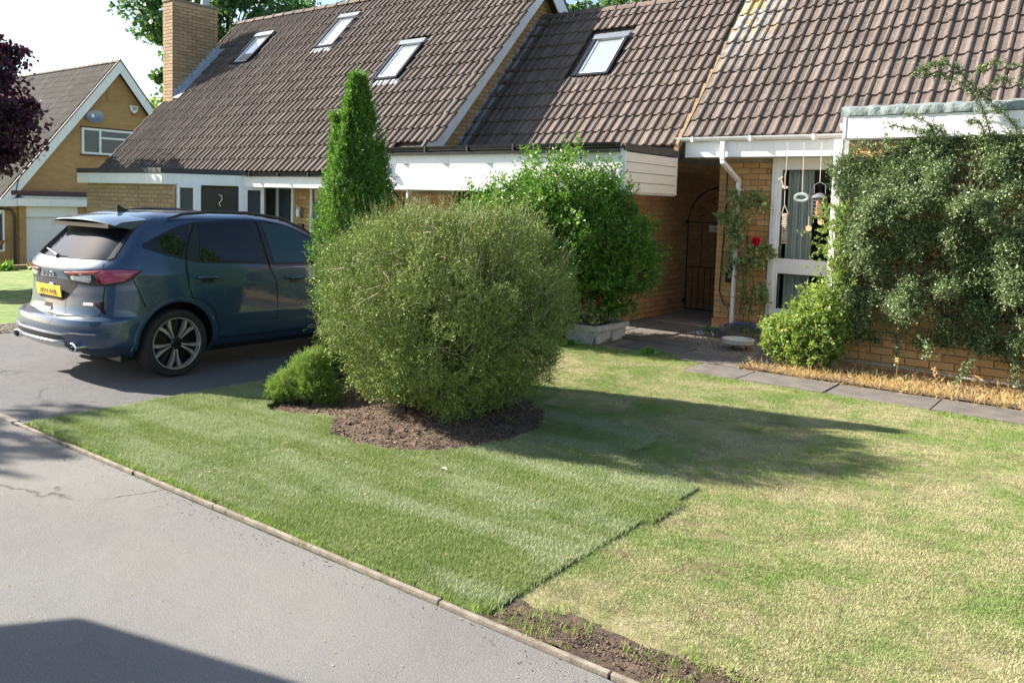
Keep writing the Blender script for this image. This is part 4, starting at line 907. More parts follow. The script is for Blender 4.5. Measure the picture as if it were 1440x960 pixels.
# garage front
for bx_ in ((.45, 14.30, 14.56), (.45, 16.62, 16.78)): MB().box(NX, NX+bx_[0], bx_[1], bx_[2], -1.6, 1.2).build('brick_pillar', 'brick_far', H4)
for bx_ in ((.3, 12.4, 14.3), (.3, 16.78, 20)): MB().box(NX, NX+bx_[0], bx_[1], bx_[2], -1.6, 1.2).build('garage_wall', 'brick_far', H4)
MB().box(NX+.3, NX+.36, 14.56, 16.62, .76, 1.2).build('door_header', 'white_upvc', H4)
gd = MB().box(NX+.12, NX+.2, 14.56, 16.62, -1.2, .76).build('garage_door', 'white_upvc', H4)
for k in range(24): MB().box(NX+.201, NX+.222, 14.57, 16.61, -1.18+k*.08, -1.18+k*.08+.068).build('door_slat', 'white_upvc', gd, bevel=.006)
MB().box(NX+.42, NX+.75, 14.14, 20, 1.2, 1.50).build('fascia', 'white_upvc', H4); MB().box(NX+.42, NX+.70, 12.2, 14.13, 1.18, 1.46).build('fascia', 'white_upvc', H4)
MB().box(NX, NX+.78, 14.4, 20, 1.505, 1.60).build('flat_roof', 'white_weathered', H4)
MB().box(NX+.01, NX+.4, 14.05, 20, 1.62, 1.80).build('roof_band', 'brown_trim', H4)
MB().tube([(NX+.5, 13.6, 1.12), (NX+.5, 14.0, 1.05), (NX+.5, 14.12, .8), (NX+.5, 14.12, -1.4)], .05, 8).build('downpipe', 'black_plastic', H4, smooth=True)
window_unit(H4, (NX+.32, 12.9, -.6), math.pi/2, .9, 1.7, [1], .07, .1)
MB().tube([(NX+.42, 13.9, 2.4), (NX+.44, 14.6, 2.9), (NX+.42, 14.3, 2.2), (NX+.42, 14.2, 1.7)], .02, 5).build('cable', 'black_plastic', H4)
# hanging basket at the left
hb = thing('hanging_basket', (NX+.75, 13.45, -.1), 'small terracotta hanging basket on the left house wall', 'hanging basket')
MB().lathe((NX+.75, 13.45, -.35), [(0, 0), (.14, .04), (.2, .2), (.17, .2)], 12).build('bowl', 'terracotta', hb, smooth=True)
MB().tube([(NX+.75, 13.45, -.15), (NX+.75, 13.45, .3), (NX+.4, 13.45, .35)], .012, 4).build('bracket', 'iron_black', hb)

# ================================================================== THE CAR
CX = -8.66
car = thing('parked_car', (CX, 5.9, 0), 'metallic blue five door car parked on the driveway with its tail to the road', 'car')
ZW = [.20, .35, .60, .90, 1.05, 1.15, 1.30, 1.50, 1.58, 1.62, 1.645, 1.66, 1.668]
WW = [.80, .915, .938, .936, .922, .89, .825, .725, .665, .60, .50, .34, .14]
ZR = [.20, .28, .34, .38, .44, .50, .57, .622, .640, .655, .70, .80, .95, 1.03, 1.05, 1.10, 1.16, 1.20, 1.30, 1.45, 1.55, 1.60, 1.64, 1.66, 1.668]
YR = [4.0, 3.82, 3.70, 3.64, 3.615, 3.61, 3.612, 3.63, 3.665, 3.735, 3.755, 3.77, 3.785, 3.785, 3.765, 3.77, 3.82, 3.87, 3.97, 4.11, 4.20, 4.27, 4.40, 4.62, 4.9]
ZF = [.20, .40, .60, .80, .92, 1.0, 1.06, 1.12, 1.25, 1.40, 1.50, 1.57, 1.61, 1.64, 1.66, 1.668]
YF = [8.05, 8.20, 8.22, 8.18, 8.05, 7.75, 7.35, 7.05, 6.88, 6.70, 6.50, 6.25, 6.02, 5.75, 5.40, 5.15]
def hwid(z): return np.interp(z, ZW, WW)
def yrear(z): return np.interp(z, ZR, YR)
def yfront(z): return np.interp(z, ZF, YF)
def rrr(z): return np.interp(z, [.2, 1.0, 1.12, 1.22, 1.5, 1.6, 1.668], [.60, .50, .42, .32, .26, .26, .1])
def rfr(z): return np.interp(z, [.2, 1.0, 1.12, 1.6, 1.668], [.8, .8, .75, .45, .1])
NE = 2.5
def outl(p, z):
    """p 0..1 round the rear corner from the centre line, then metres along the side"""
    w, y0, r_ = hwid(z), yrear(z), rrr(z)
    if p <= 1: t_ = p*math.pi/2; return np.array([w*math.sin(t_)**(2/NE), y0+r_*(1-max(math.cos(t_), 0)**(2/NE)), z])
    y = y0+r_+(p-1); yf = yfront(z)-rfr(z)
    if y <= yf: return np.array([w, y, z])
    t_ = min((y-yf)/rfr(z), 1); return np.array([w*(1-t_**NE)**(1/NE), y, z])
def p_of_x(x, z): return math.asin(min(1, abs(x)/hwid(z))**(NE/2))/(math.pi/2)
def p_of_y(y, z):
    y0, r_ = yrear(z), rrr(z)
    if y >= y0+r_: return 1+(y-y0-r_)
    t_ = max(0, 1-(y-y0)/r_); return math.acos(min(1, t_**(NE/2)))/(math.pi/2)
def surf(p, z, off=0, sgn=1):
    e1 = .004
    a_ = outl(p+e1, z)-outl(max(p-e1, 0), z); b_ = outl(p, z+e1)-outl(p, z-e1); n_ = np.cross(a_, b_); n_ = n_/(np.linalg.norm(n_)+1e-9)
    P = outl(p, z)+n_*off; return np.array([CX+sgn*P[0], P[1], P[2]])
def carpatch(name, mat, bot, top, off=.003, nu=14, nv=6, sgn=1, by='y', parent=car, skirt=.02, label=None, smooth=True):
    """a panel lying on the body between a lower and an upper curve (y,z) or (x,z)"""
    conv = p_of_y if by == 'y' else p_of_x
    def samp(L_, t_):
        L_ = np.array(L_, float); d = np.r_[0, np.cumsum(np.linalg.norm(np.diff(L_, axis=0), axis=1))]; d /= d[-1] if d[-1] > 0 else 1
        return np.interp(t_, d, L_[:, 0]), np.interp(t_, d, L_[:, 1])
    V, F = [], []; k1 = (nv+1)
    for i in range(nu+1):
        a0 = samp(bot, i/nu); a1 = samp(top, i/nu)
        for j in range(nv+1):
            q_ = j/nv; y, z = a0[0]*(1-q_)+a1[0]*q_, a0[1]*(1-q_)+a1[1]*q_
            if by == 'x' and y < 0: s_ = -1; p_ = conv(-y, z); P = surf(p_, z, off, -1)
            else: P = surf(conv(y, z), z, off, sgn)
            V.append(P)
    for i in range(nu):
        for j in range(nv):
            f_ = (i*k1+j, (i+1)*k1+j, (i+1)*k1+j+1, i*k1+j+1); F.append(f_ if sgn == 1 else f_[::-1])
    ring = [i*k1 for i in range(nu+1)]+[nu*k1+j for j in range(1, nv+1)]+[i*k1+nv for i in range(nu-1, -1, -1)]+[j for j in range(nv-1, 0, -1)]
    n0 = len(V); C0 = np.array([CX, 5.9, .9])
    for r_ in ring:
        P = np.array(V[r_]); d = C0-P; d[2] *= .2; V.append(P+d/np.linalg.norm(d)*skirt)
    m_ = len(ring)
    for k in range(m_): f_ = (ring[k], n0+k, n0+(k+1) % m_, ring[(k+1) % m_]); F.append(f_ if sgn == 1 else f_[::-1])
    b = MB().add(V, F); return b.build(name, mat, parent, smooth=smooth, label=label)
zl = np.unique(np.r_[np.linspace(.20, .60, 12), [.61, .622, .632, .640, .648, .656, .67], np.linspace(.70, 1.14, 14), np.linspace(1.16, 1.56, 16), 1.58, 1.60, 1.62, 1.635, 1.645, 1.655, 1.662, 1.668])
pr_ = np.linspace(0, 1, 15)[1:]; V, F = [], []
def ringpts(z):
    pts = [outl(0, z)]+[outl(p_, z) for p_ in pr_]; y0 = yrear(z)+rrr(z); y1 = yfront(z)-rfr(z)
    for k in range(1, 41): pts.append(np.array([hwid(z), y0+(y1-y0)*k/40, z]))
    for k in range(1, 13): t_ = math.sin(k/12*math.pi/2); pts.append(np.array([hwid(z)*max(0, 1-t_**NE)**(1/NE), y1+rfr(z)*t_, z]))
    full = pts+[np.array([-q_[0], q_[1], q_[2]]) for q_ in pts[-2:0:-1]]; return full
for z in zl:
    rp = ringpts(z); n_ = len(rp); V += [(CX+q_[0], q_[1], q_[2]) for q_ in rp]
for i in range(len(zl)-1):
    for j in range(n_): a_ = i*n_+j; b_ = i*n_+(j+1) % n_; F.append((a_, b_, b_+n_, a_+n_))
F.append(tuple(range(n_-1, -1, -1))); F.append(tuple((len(zl)-1)*n_+j for j in range(n_)))
body = MB().add(V, F).build('body', 'car_paint', car)
cut = MB()
for yy in (4.58, 7.29):
    for s_ in (-1, 1):
        k0 = len(cut.V); K = 48
        for xx in (.60, 1.2):
            for k in range(K): t_ = 2*math.pi*k/K; cut.V.append((CX+s_*xx, yy+.405*math.cos(t_), .365+.405*math.sin(t_)))
        for k in range(K): cut.F.append((k0+k, k0+(k+1) % K, k0+K+(k+1) % K, k0+K+k) if s_ == -1 else (k0+k, k0+K+k, k0+K+(k+1) % K, k0+(k+1) % K))
        cut.F.append(tuple(k0+k for k in range(K)) if s_ == 1 else tuple(k0+k for k in range(K-1, -1, -1))); cut.F.append(tuple(k0+K+k for k in range(K-1, -1, -1)) if s_ == 1 else tuple(k0+K+k for k in range(K)))
cme = bpy.data.meshes.new('cutter'); cme.from_pydata(cut.V, [], cut.F); cme.materials.append(M['car_paint']); cme.materials.append(M['car_dark'])
cme.transform(Matrix.Translation(-wloc(car)))
for p_ in cme.polygons: p_.material_index = 1
bm = bmesh.new(); bm.from_mesh(cme); bmesh.ops.recalc_face_normals(bm, faces=bm.faces); bm.to_mesh(cme); bm.free()
bm = bmesh.new(); bm.from_mesh(body.data); bmesh.ops.recalc_face_normals(bm, faces=bm.faces); bm.to_mesh(body.data); bm.free()
body.data.materials.append(M['car_dark'])
co = bpy.data.objects.new('cutter', cme); COL.objects.link(co)
bpy.context.view_layer.update()
md = body.modifiers.new('arches', 'BOOLEAN'); md.operation = 'DIFFERENCE'; md.object = co; md.solver = 'EXACT'; co.location = wloc(car)
# the body mesh is stored relative to its thing: bring the cutter into the same place
bpy.context.view_layer.update(); dg_ = bpy.context.evaluated_depsgraph_get(); nm = bpy.data.meshes.new_from_object(body.evaluated_get(dg_)); body.modifiers.clear(); body.data = nm
bpy.data.objects.remove(co)
nm.shade_smooth(); nm.set_sharp_from_angle(angle=R_(32))
DLOB = [(4.30, 1.325), (4.37, 1.295), (4.52, 1.25), (4.70, 1.20), (4.86, 1.165), (5.6, 1.125), (5.77, 1.11), (6.35, 1.095), (6.78, 1.10)]
DLOT = [(4.30, 1.335), (4.38, 1.375), (4.49, 1.425), (4.71, 1.505), (4.91, 1.545), (5.3, 1.565), (5.65, 1.56), (6.02, 1.525), (6.22, 1.44), (6.42, 1.32), (6.70, 1.15)]
def dlo(y, L_): L_ = np.array(L_); return float(np.interp(y, L_[:, 0], L_[:, 1]))
for sg in (1, -1):
    ys = np.linspace(4.28, 6.80, 40)
    carpatch('window_trim', 'car_dark', [(y, dlo(y, DLOB)-.018) for y in ys], [(y, dlo(y, DLOT)+.016) for y in ys], .003, 40, 6, sg)
    def glass(nm_, y0, y1, mat, tilt0=0, tilt1=0, ins=.008):
        yb = np.linspace(y0, y1, 12); yt = np.linspace(y0+tilt0, y1+tilt1, 12)
        carpatch(nm_, mat, [(y, dlo(y, DLOB)+ins) for y in yb], [(y, dlo(y, DLOT)-ins) for y in yt], .0065, 16, 6, sg)
    glass('quarter_window', 4.36, 4.66, 'car_glass', 0, .20); glass('rear_door_window', 4.86, 5.56, 'car_glass', .08, .02); glass('front_door_window', 5.76, 6.62, 'car_glass_light', -.03, 0)
    # door gaps
    for gl in ([(4.91, 1.55), (4.80, 1.40), (4.72, 1.25), (4.69, 1.10), (4.70, .95), (4.74, .80)], [(4.74, .80), (4.88, .76), (5.00, .64), (5.06, .46), (5.06, .34)], [(5.665, 1.56), (5.68, 1.2), (5.70, 1.05), (5.77, .93), (5.79, .7), (5.79, .34)], [(5.06, .345), (5.79, .335), (6.8, .33)]):
        for i in range(len(gl)-1):
            (y0, z0), (y1, z1) = gl[i], gl[i+1]; dy, dz = y1-y0, z1-z0; l_ = math.hypot(dy, dz); ny, nz = -dz/l_*.0045, dy/l_*.0045
            carpatch('door_gap', 'car_gap', [(y0-ny, z0-nz), (y1-ny, z1-nz)], [(y0+ny, z0+nz), (y1+ny, z1+nz)], .0015 if z0 < 1.1 else .008, 5, 1, sg, skirt=.004)
    carpatch('panel_gap', 'car_gap', [(4.125, 1.02), (4.235, .74)], [(4.133, 1.02), (4.243, .74)], .0015, 6, 1, sg, skirt=.004)
    # handles
    for y0 in (4.80, 5.88):
        P0, P1, P2, P3 = [surf(p_of_y(y0+d, 1.0-.02*(y0 > 5)-.055*(y0-4.8)+h_), .99-.055*(y0-4.8)+h_, o_, sg) for d, h_, o_ in ((0, .012, .004), (.05, .012, .034), (.20, .0, .034), (.26, -.002, .004))]
        MB().tube([P0, P1, P2, P3], [.012, .017, .017, .012], 8).build('door_handle', 'car_paint', car, smooth=True)
        carpatch('handle_recess', 'car_dark', [(y0+.06, .945-.055*(y0-4.8)), (y0+.19, .94-.055*(y0-4.8))], [(y0+.06, 1.02-.055*(y0-4.8)), (y0+.19, 1.015-.055*(y0-4.8))], .001, 6, 3, sg)
    # arch lips
    for yy in (4.58, 7.29):
        b = MB(); V_, F_ = [], []; K = 40; th_ = np.linspace(-.12, math.pi+.12, K)
        for t_ in th_:
            for r_, o_ in ((.402, -.01), (.404, .010), (.425, .013), (.452, .008), (.458, -.006)):
                y, z = yy+r_*math.cos(t_), .365+r_*math.sin(t_); V_.append(surf(p_of_y(y, max(z, .21)), max(z, .21), o_, sg))
        for i in range(K-1):
            for j in range(4): f_ = (5*i+j, 5*i+j+1, 5*i+6+j, 5*i+5+j); F_.append(f_)
        b.add(V_, F_).build('arch_lip', 'car_paint', car, smooth=True)
    # sill strip, lower crease
    carpatch('sill_trim', 'car_paint', [(5.03, .375), (5.24, .395), (5.38, .43), (5.77, .43), (6.8, .43)], [(5.05, .40), (5.25, .43), (5.37, .49), (5.77, .475), (6.8, .46)], .014, 18, 3, sg)
    carpatch('sill_trim', 'car_dark', [(5.02, .21), (6.85, .21)], [(5.02, .26), (6.85, .26)], .006, 18, 2, sg)
    # roof rails
    rl = [(4.62, 1.575, .015), (4.80, 1.60, .035), (5.1, 1.615, .045), (5.6, 1.61, .045), (6.0, 1.555, .042), (6.30, 1.44, .032), (6.46, 1.36, .015)]
    MB().tube([surf(p_of_y(y, z), z, o_, sg)+np.array([0, 0, .012]) for y, z, o_ in rl], [.012, .016, .018, .018, .018, .015, .01], 6).build('roof_rail', 'car_dark', car, smooth=True)
    # tail lights
    S = lambda x, z: (p_of_x(x, z), z)
    def lampp(nm_, mat, bot, top, off=.008, par=car):   # curves given as (p, z)
        V_, F_ = [], []; nu, nv = 14, 4; bot = np.array(bot); top = np.array(top)
        for i in range(nu+1):
            t_ = i/nu; d0 = np.linspace(0, 1, len(bot)); d1 = np.linspace(0, 1, len(top))
            a0 = [np.interp(t_, d0, bot[:, k]) for k in (0, 1)]; a1 = [np.interp(t_, d1, top[:, k]) for k in (0, 1)]
            for j in range(nv+1):
                q_ = j/nv; pp_, z = a0[0]*(1-q_)+a1[0]*q_, a0[1]*(1-q_)+a1[1]*q_; edge = min(1, 4*min(q_, 1-q_)+.3)*min(1, 5*min(t_, 1-t_)+.3); V_.append(surf(pp_, z, off*edge+.002, sg))
        for i in range(nu):
            for j in range(nv): a_ = i*(nv+1)+j; f_ = (a_, a_+nv+1, a_+nv+2, a_+1); F_.append(f_ if sg == 1 else f_[::-1])
        return MB().add(V_, F_).build(nm_, mat, par, smooth=True)
    x2p = lambda x, z: p_of_x(x, z); y2p = lambda y, z: p_of_y(y, z)
    tl = lampp('tail_light', 'car_dark', [(x2p(.34, .975), .965), (x2p(.60, .955), .945), (y2p(3.93, .95), .945), (y2p(4.08, .99), .985), (y2p(4.215, 1.09), 1.085)], [(x2p(.24, 1.065), 1.065), (x2p(.55, 1.10), 1.095), (y2p(3.87, 1.11), 1.11), (y2p(4.05, 1.12), 1.12), (y2p(4.22, 1.10), 1.10)], .006)
    lampp('lens', 'lamp_clear', [(x2p(.37, .98), .985), (x2p(.63, .975), .97)], [(x2p(.33, 1.04), 1.035), (x2p(.64, 1.055), 1.05)], .013, tl)
    lampp('lens', 'lamp_red', [(x2p(.33, 1.04), 1.04), (x2p(.64, 1.06), 1.055), (x2p(.72, 1.06), 1.06)], [(x2p(.27, 1.06), 1.062), (x2p(.60, 1.09), 1.087), (x2p(.76, 1.10), 1.098)], .014, tl)
    lampp('lens', 'lamp_red', [(x2p(.70, .97), .962), (y2p(3.90, .96), .958)], [(x2p(.72, 1.09), 1.09), (y2p(3.86, 1.10), 1.10)], .014, tl)
    lampp('lens', 'lamp_pink', [(y2p(3.91, .97), .962), (y2p(4.06, 1.0), .998), (y2p(4.19, 1.085), 1.083)], [(y2p(3.87, 1.10), 1.10), (y2p(4.04, 1.11), 1.11), (y2p(4.195, 1.098), 1.098)], .015, tl)
    lampp('bumper_reflector', 'car_gap', [(x2p(.76, .68), .68), (y2p(3.93, .68), .68)], [(x2p(.755, .80), .80), (y2p(3.89, .79), .79)], .009)
    lampp('reflector_lens', 'lamp_dark_red', [(y2p(3.91, .69), .69), (y2p(3.925, .69), .69)], [(y2p(3.87, .78), .78), (y2p(3.885, .78), .78)], .013)
    # exhaust
    ec = surf(p_of_x(.60, .40), .40, .0, sg); b = MB(); V_, F_ = [], []; K = 20
    for yy_, r0, r1 in ((.12, .082, .042), (-.03, .085, .045), (-.035, .072, .034), (.10, .066, .030)):
        for k in range(K): t_ = 2*math.pi*k/K; V_.append((ec[0]+r0*math.cos(t_), ec[1]+yy_, ec[2]-.035+r1*math.sin(t_)))
    for i in range(3):
        for k in range(K): F_.append((i*K+k, i*K+(k+1) % K, (i+1)*K+(k+1) % K, (i+1)*K+k))
    F_.append(tuple(3*K+k for k in range(K))); b.add(V_, F_).build('exhaust_pipe', 'chrome', car, smooth=True)
    # mirror
    mc = np.array([CX+sg*1.02, 6.72, 1.13]); MB().obox(mc, [(1, 0, 0), (0, 1, 0), (0, 0, 1)], (.11, .07, .075)).build('wing_mirror', 'car_paint', car, bevel=.03, smooth=True)
# rear window, windscreen
xs_ = np.linspace(-.715, .715, 24)
carpatch('rear_window', 'car_glass', [(x, 1.185+.012*(x/.69)**2) for x in xs_], [(x*.88, 1.50) for x in xs_], .006, 28, 8, 1, 'x')
for sg in (1, -1):
    carpatch('pillar_trim', 'car_dark', [(sg*.72, 1.19), (sg*.765, 1.215)], [(sg*.635, 1.50), (sg*.66, 1.515)], .008, 4, 6, 1, 'x')
# spoiler
V_, F_ = [], []; K = 20
for k in range(K+1):
    x = -.665+1.33*k/K; ex_ = (abs(x)/.665)**4; zt = 1.588-.030*(x/.665)**2-.02*ex_; yb = 4.02+.07*ex_
    for (y, z) in ((4.40, zt+.045), (4.15, zt+.018), (yb, zt-.010), (yb-.004, zt-.020), (yb+.02, zt-.030), (4.15, zt-.035), (4.3, zt-.06)): V_.append((CX+x, y, z))
for k in range(K):
    for j in range(6): a_ = 7*k+j; F_.append((a_, a_+1, a_+8, a_+7))
F_ += [tuple(range(7)), tuple(7*K+j for j in range(6, -1, -1))]
spl = MB().add(V_, F_).build('roof_spoiler', 'car_paint', car, smooth=True)
MB().box(CX-.60, CX+.60, 4.045, 4.2, 1.495, 1.535).build('spoiler_underside', 'car_dark', spl)
MB().tube([(CX-.02, 3.86, 1.17), (CX-.02, 3.85, 1.20), (CX-.30, 3.905, 1.235), (CX-.44, 3.93, 1.25)], [.028, .022, .016, .008], 8).build('wiper', 'car_dark', car, smooth=True)
MB().tube([(CX-.06, 3.845, 1.205), (CX+.16, 3.86, 1.200)], .006, 5).build('wiper_blade', 'car_dark', car)
MB().prism([(CX-.012, 4.44, 1.63), (CX-.012, 4.60, 1.64), (CX-.012, 4.55, 1.665), (CX-.012, 4.46, 1.715), (CX-.012, 4.435, 1.715)], (.024, 0, 0)).build('aerial_fin', 'car_dark', car, bevel=.004)
# tailgate recess, plate, letters, lines
carpatch('plate_recess_shade', 'car_gap', [(x, .775 if abs(x) < .30 else .80+(abs(x)-.30)*.9) for x in np.linspace(-.44, .44, 15)], [(x, .985) for x in np.linspace(-.46, .46, 15)], .0015, 24, 3, 1, 'x')  # flat patch on the tailgate; black colour stands in for the recess's shade
npz = MB().obox((CX-.02, 3.758, .862), [(1, 0, 0), (0, .98, .12), (0, -.12, .98)], (.262, .006, .056)).build('number_plate', 'plate_yellow', car, bevel=.003)
def text3(name, body_, size, loc, rot, mat, parent, depth=.002, align='CENTER', font_scale=1.0, sx=1.0):
    cu = bpy.data.curves.new(name, 'FONT'); cu.body = body_; cu.size = size; cu.extrude = depth; cu.align_x = align; cu.align_y = 'CENTER'; cu.space_character = font_scale
    to = bpy.data.objects.new(name, cu); COL.objects.link(to); bpy.context.view_layer.update()
    me = bpy.data.meshes.new_from_object(to.evaluated_get(bpy.context.evaluated_depsgraph_get())); bpy.data.objects.remove(to)
    o = link(me, name, parent, mat); o.location = Vector(loc)-wloc(parent); o.rotation_euler = rot; o.scale = (sx, 1, 1); return o
text3('plate_text', 'EF71 KHJ', .088, (CX-.02, 3.750, .861), (R_(83), 0, 0), 'car_dark', npz, .0012)
text3('badge_letters', 'KUGA', .062, (CX-.06, 3.775, 1.018), (R_(90), 0, 0), 'chrome', car, .006, font_scale=1.9)
MB().box(CX-.03, CX+.05, 3.765, 3.79, .905, .935).build('camera_badge', 'chrome', car, bevel=.004)
carpatch('tailgate_handle', 'car_gap', [(-.115, .685), (.055, .685)], [(-.105, .735), (.045, .735)], .002, 6, 2, 1, 'x')
carpatch('tailgate_handle_lip', 'chrome', [(-.105, .672), (.05, .672)], [(-.115, .69), (.06, .69)], .010, 6, 2, 1, 'x')
carpatch('hybrid_badge', 'chrome', [(.55, .755), (.66, .757)], [(.55, .782), (.66, .783)], .004, 5, 2, 1, 'x')
for gl in ([(-.74, .665), (-.4, .645), (0, .640), (.4, .645), (.74, .665)],):
    carpatch('tailgate_gap', 'car_gap', [(x, z-.006) for x, z in gl], [(x, z+.006) for x, z in gl], .001, 30, 1, 1, 'x', skirt=.003)
for sg in (1, -1):
    gl = [(sg*.74, .665), (sg*.745, .80), (sg*.75, .94)]; carpatch('tailgate_gap', 'car_gap', [(x-.004, z) for x, z in gl], [(x+.004, z) for x, z in gl], .001, 8, 1, 1, 'x', skirt=.003)
    gl = [(sg*.745, 1.11), (sg*.72, 1.17)]; carpatch('tailgate_gap', 'car_gap', [(x-.004, z) for x, z in gl], [(x+.004, z) for x, z in gl], .001, 8, 1, 1, 'x', skirt=.003)
carpatch('bumper_line', 'silver_paint', [(x, .495-.02*(abs(x) < .55)) for x in np.linspace(-.80, .80, 15)], [(x, .508-.02*(abs(x) < .55)) for x in np.linspace(-.80, .80, 15)], .014, 28, 2, 1, 'x')
carpatch('diffuser', 'silver_paint', [(-.46, .36), (-.3, .335), (.3, .335), (.46, .36)], [(-.50, .415), (-.3, .40), (.3, .40), (.50, .415)], .016, 20, 3, 1, 'x')
carpatch('lower_grille', 'car_dark', [(-.50, .42), (.50, .42)], [(-.44, .465), (.44, .465)], .004, 20, 2, 1, 'x')
MB().box(CX-.72, CX+.72, 4.1, 7.9, .19, .25).build('underbody', 'car_dark', car)
MB().box(CX-.75, CX+.75, 4.55, 4.61, .30, .36).build('axle', 'car_dark', car)
# wheels
def wheel(x, y, sg):
    def lat(prof, name, mat, par, K=48):
        V_, F_ = [], []
        for r_, o_ in prof:
            for k in range(K): t_ = 2*math.pi*k/K; V_.append((x+sg*o_, y+r_*math.cos(t_), .345+r_*math.sin(t_)))
        for i in range(len(prof)-1):
            for k in range(K): F_.append((i*K+k, i*K+(k+1) % K, (i+1)*K+(k+1) % K, (i+1)*K+k))
        return MB().add(V_, F_).build(name, mat, par, smooth=True)
    w_ = lat([(.262, -.02), (.272, .004), (.300, .012), (.330, .004), (.345, -.022), (.346, -.11), (.345, -.20), (.33, -.225), (.26, -.225)], 'wheel', 'tyre', car)
    lat([(.245, -.05), (.262, -.022), (.266, -.004), (.262, .004), (.252, .002), (.248, -.02)], 'rim', 'rim_alloy', w_)
    lat([(.0, -.075), (.10, -.08), (.235, -.10), (.245, -.05)], 'rim_barrel', 'rim_black', w_)
    lat([(.0, -.012), (.028, -.012), (.036, -.02), (.062, -.03), (.07, -.07)], 'hub', 'rim_black', w_, 24)
    for k in range(5):
        b0 = 2*math.pi*k/5-math.pi/2-.06
        for ds in (-1, 1):
            P0 = (.055, b0+ds*.02); V_ = []; 
            for r_, aa, hw_ in ((.062, b0+ds*.17, .007), (.13, b0+ds*.155, .009), (.19, b0+ds*.175, .017), (.246, b0+ds*.24, .015)):
                for s2_ in (-1, 1):
                    a2 = aa+s2_*hw_/r_
                    for o_ in (-.012 if r_ > .1 else -.022, -.06): V_.append((x+sg*o_, y+r_*math.cos(a2), .345+r_*math.sin(a2)))
            F_ = []
            for i in range(3):
                q_ = 4*i; F_ += [(q_, q_+2, q_+6, q_+4), (q_, q_+4, q_+5, q_+1), (q_+2, q_+3, q_+7, q_+6)]
            MB().add(V_, F_).build('spoke', 'rim_alloy', w_)
    for k in range(5):
        t_ = 2*math.pi*k/5-math.pi/2+.55; MB().tube([(x+sg*-.035, y+.052*math.cos(t_), .345+.052*math.sin(t_)), (x+sg*-.018, y+.052*math.cos(t_), .345+.052*math.sin(t_))], .007, 6).build('wheel_nut', 'chrome', w_)
for yy in (4.58, 7.29):
    for sg in (1, -1): wheel(CX+sg*.925, yy, sg)

# ================================================================== PLANTS
def trunk(parent, pts, rs, n=8, name='stem', mat='bark'): return MB().tube(pts, rs, n).build(name, mat, parent, smooth=True)
# --- large wiry bush in the soil bed
cb_ = np.array([-4.80, 5.41, .90])
bush = thing('clipped_bush', (cb_[0], cb_[1], 0), 'large wiry olive green dome shaped bush in the bare soil bed', 'bush')
data = []
P_, D_ = shell(18000, cb_, (1.08, 1.08, .87, .86), 2.8, 1.95, (.86, 1.0), .26, 2.3, 3); P_, D_ = crevice(P_, D_, 4.2, .46, 301); D_ = unit(D_*.8+np.array([0, 0, .35])+rand_dirs(len(P_))*.75)
data.append(shoots(P_-D_*.08, D_, rng.uniform(.07, .17, len(P_)), 12, .026, .13, .05, .75, .0016, .35))
P_, D_ = shell(6500, cb_, (1.05, 1.05, .84, .84), 2.7, 1.95, (.55, .80), .24, 2.3, 3); D_ = unit(D_*.6+np.array([0, 0, .45])+rand_dirs(len(P_))*.8)
data.append(shoots(P_, D_, rng.uniform(.10, .24, len(P_)), 10, .03, .12, .05, .8, .0018, .3))
P_, D_ = shell(5200, cb_, (1.0, 1.0, .80, .80), 2.6, 1.9, (.15, .62), .2, 2.3, 3); D_ = unit(D_*.5+rand_dirs(len(P_)))
data.append(shoots(P_, D_, rng.uniform(.14, .28, len(P_)), 9, .038, .16, .05, .85, .002, .3))
P_, D_ = shell(900, cb_, (1.05, 1.05, .86, .8), 2.8, 1.6, (.93, 1.02), .24, 2.3, 3, zmin=-.1); D_ = unit(D_*.5+np.array([0, 0, .9])+rand_dirs(len(P_))*.45)
data.append(shoots(P_, D_, rng.uniform(.10, .24, len(P_)), 12, .02, .12, .02, .6, .0022, .15))
P_ = np.c_[rng.normal(cb_[0], .30, 700), rng.normal(cb_[1], .30, 700), rng.uniform(.12, .5, 700)]; D_ = unit(np.c_[(P_-cb_)[:, :2]*1.2, np.full(len(P_), .35)]+rand_dirs(len(P_))*.6)
data.append(shoots(P_, D_, rng.uniform(.08, .22, len(P_)), 7, .022, .12, .1, .8, .002, .3))
grow(bush, data, 'leaf_wiry', 'bark_pale')
b = MB()
for k in range(46):
    an = rng.random()*6.28; r0 = rng.uniform(0, .22); el = rng.uniform(.25, 1.3); r1 = rng.uniform(.7, 1.02)
    p0 = np.array([cb_[0]+r0*math.cos(an), cb_[1]+r0*math.sin(an), 0.0]); p2 = cb_+np.array([math.cos(an)*math.cos(el)*1.0, math.sin(an)*math.cos(el)*1.0, math.sin(el)*.8-.05])*r1
    p1 = (p0+p2)/2+rand_dirs(1)[0]*.10; b.tube([p0, p0*.6+p1*.4, p1, p1*.5+p2*.5+rand_dirs(1)[0]*.04, p2], [.018, .014, .010, .007, .003], 5)
b.build('branches', 'bark_pale', bush, smooth=True)
P_, D_ = shell(420, cb_, (1.05, 1.05, .86, .8), 2.8, 1.6, (.80, .97), .24, 2.3, 3); b = MB()
for p_, d_ in zip(P_, D_):
    tg = np.cross(d_, rand_dirs(1)[0]); tg = unit(tg+d_*.25+np.array([0, 0, .3])); l_ = rng.uniform(.08, .24); b.tube([p_, p_+tg*l_*.5+rand_dirs(1)[0]*.012, p_+tg*l_+d_*.02], [.0028, .0022, .001], 3, caps=False)
b.build('dead_twigs', 'twig_pale', bush)
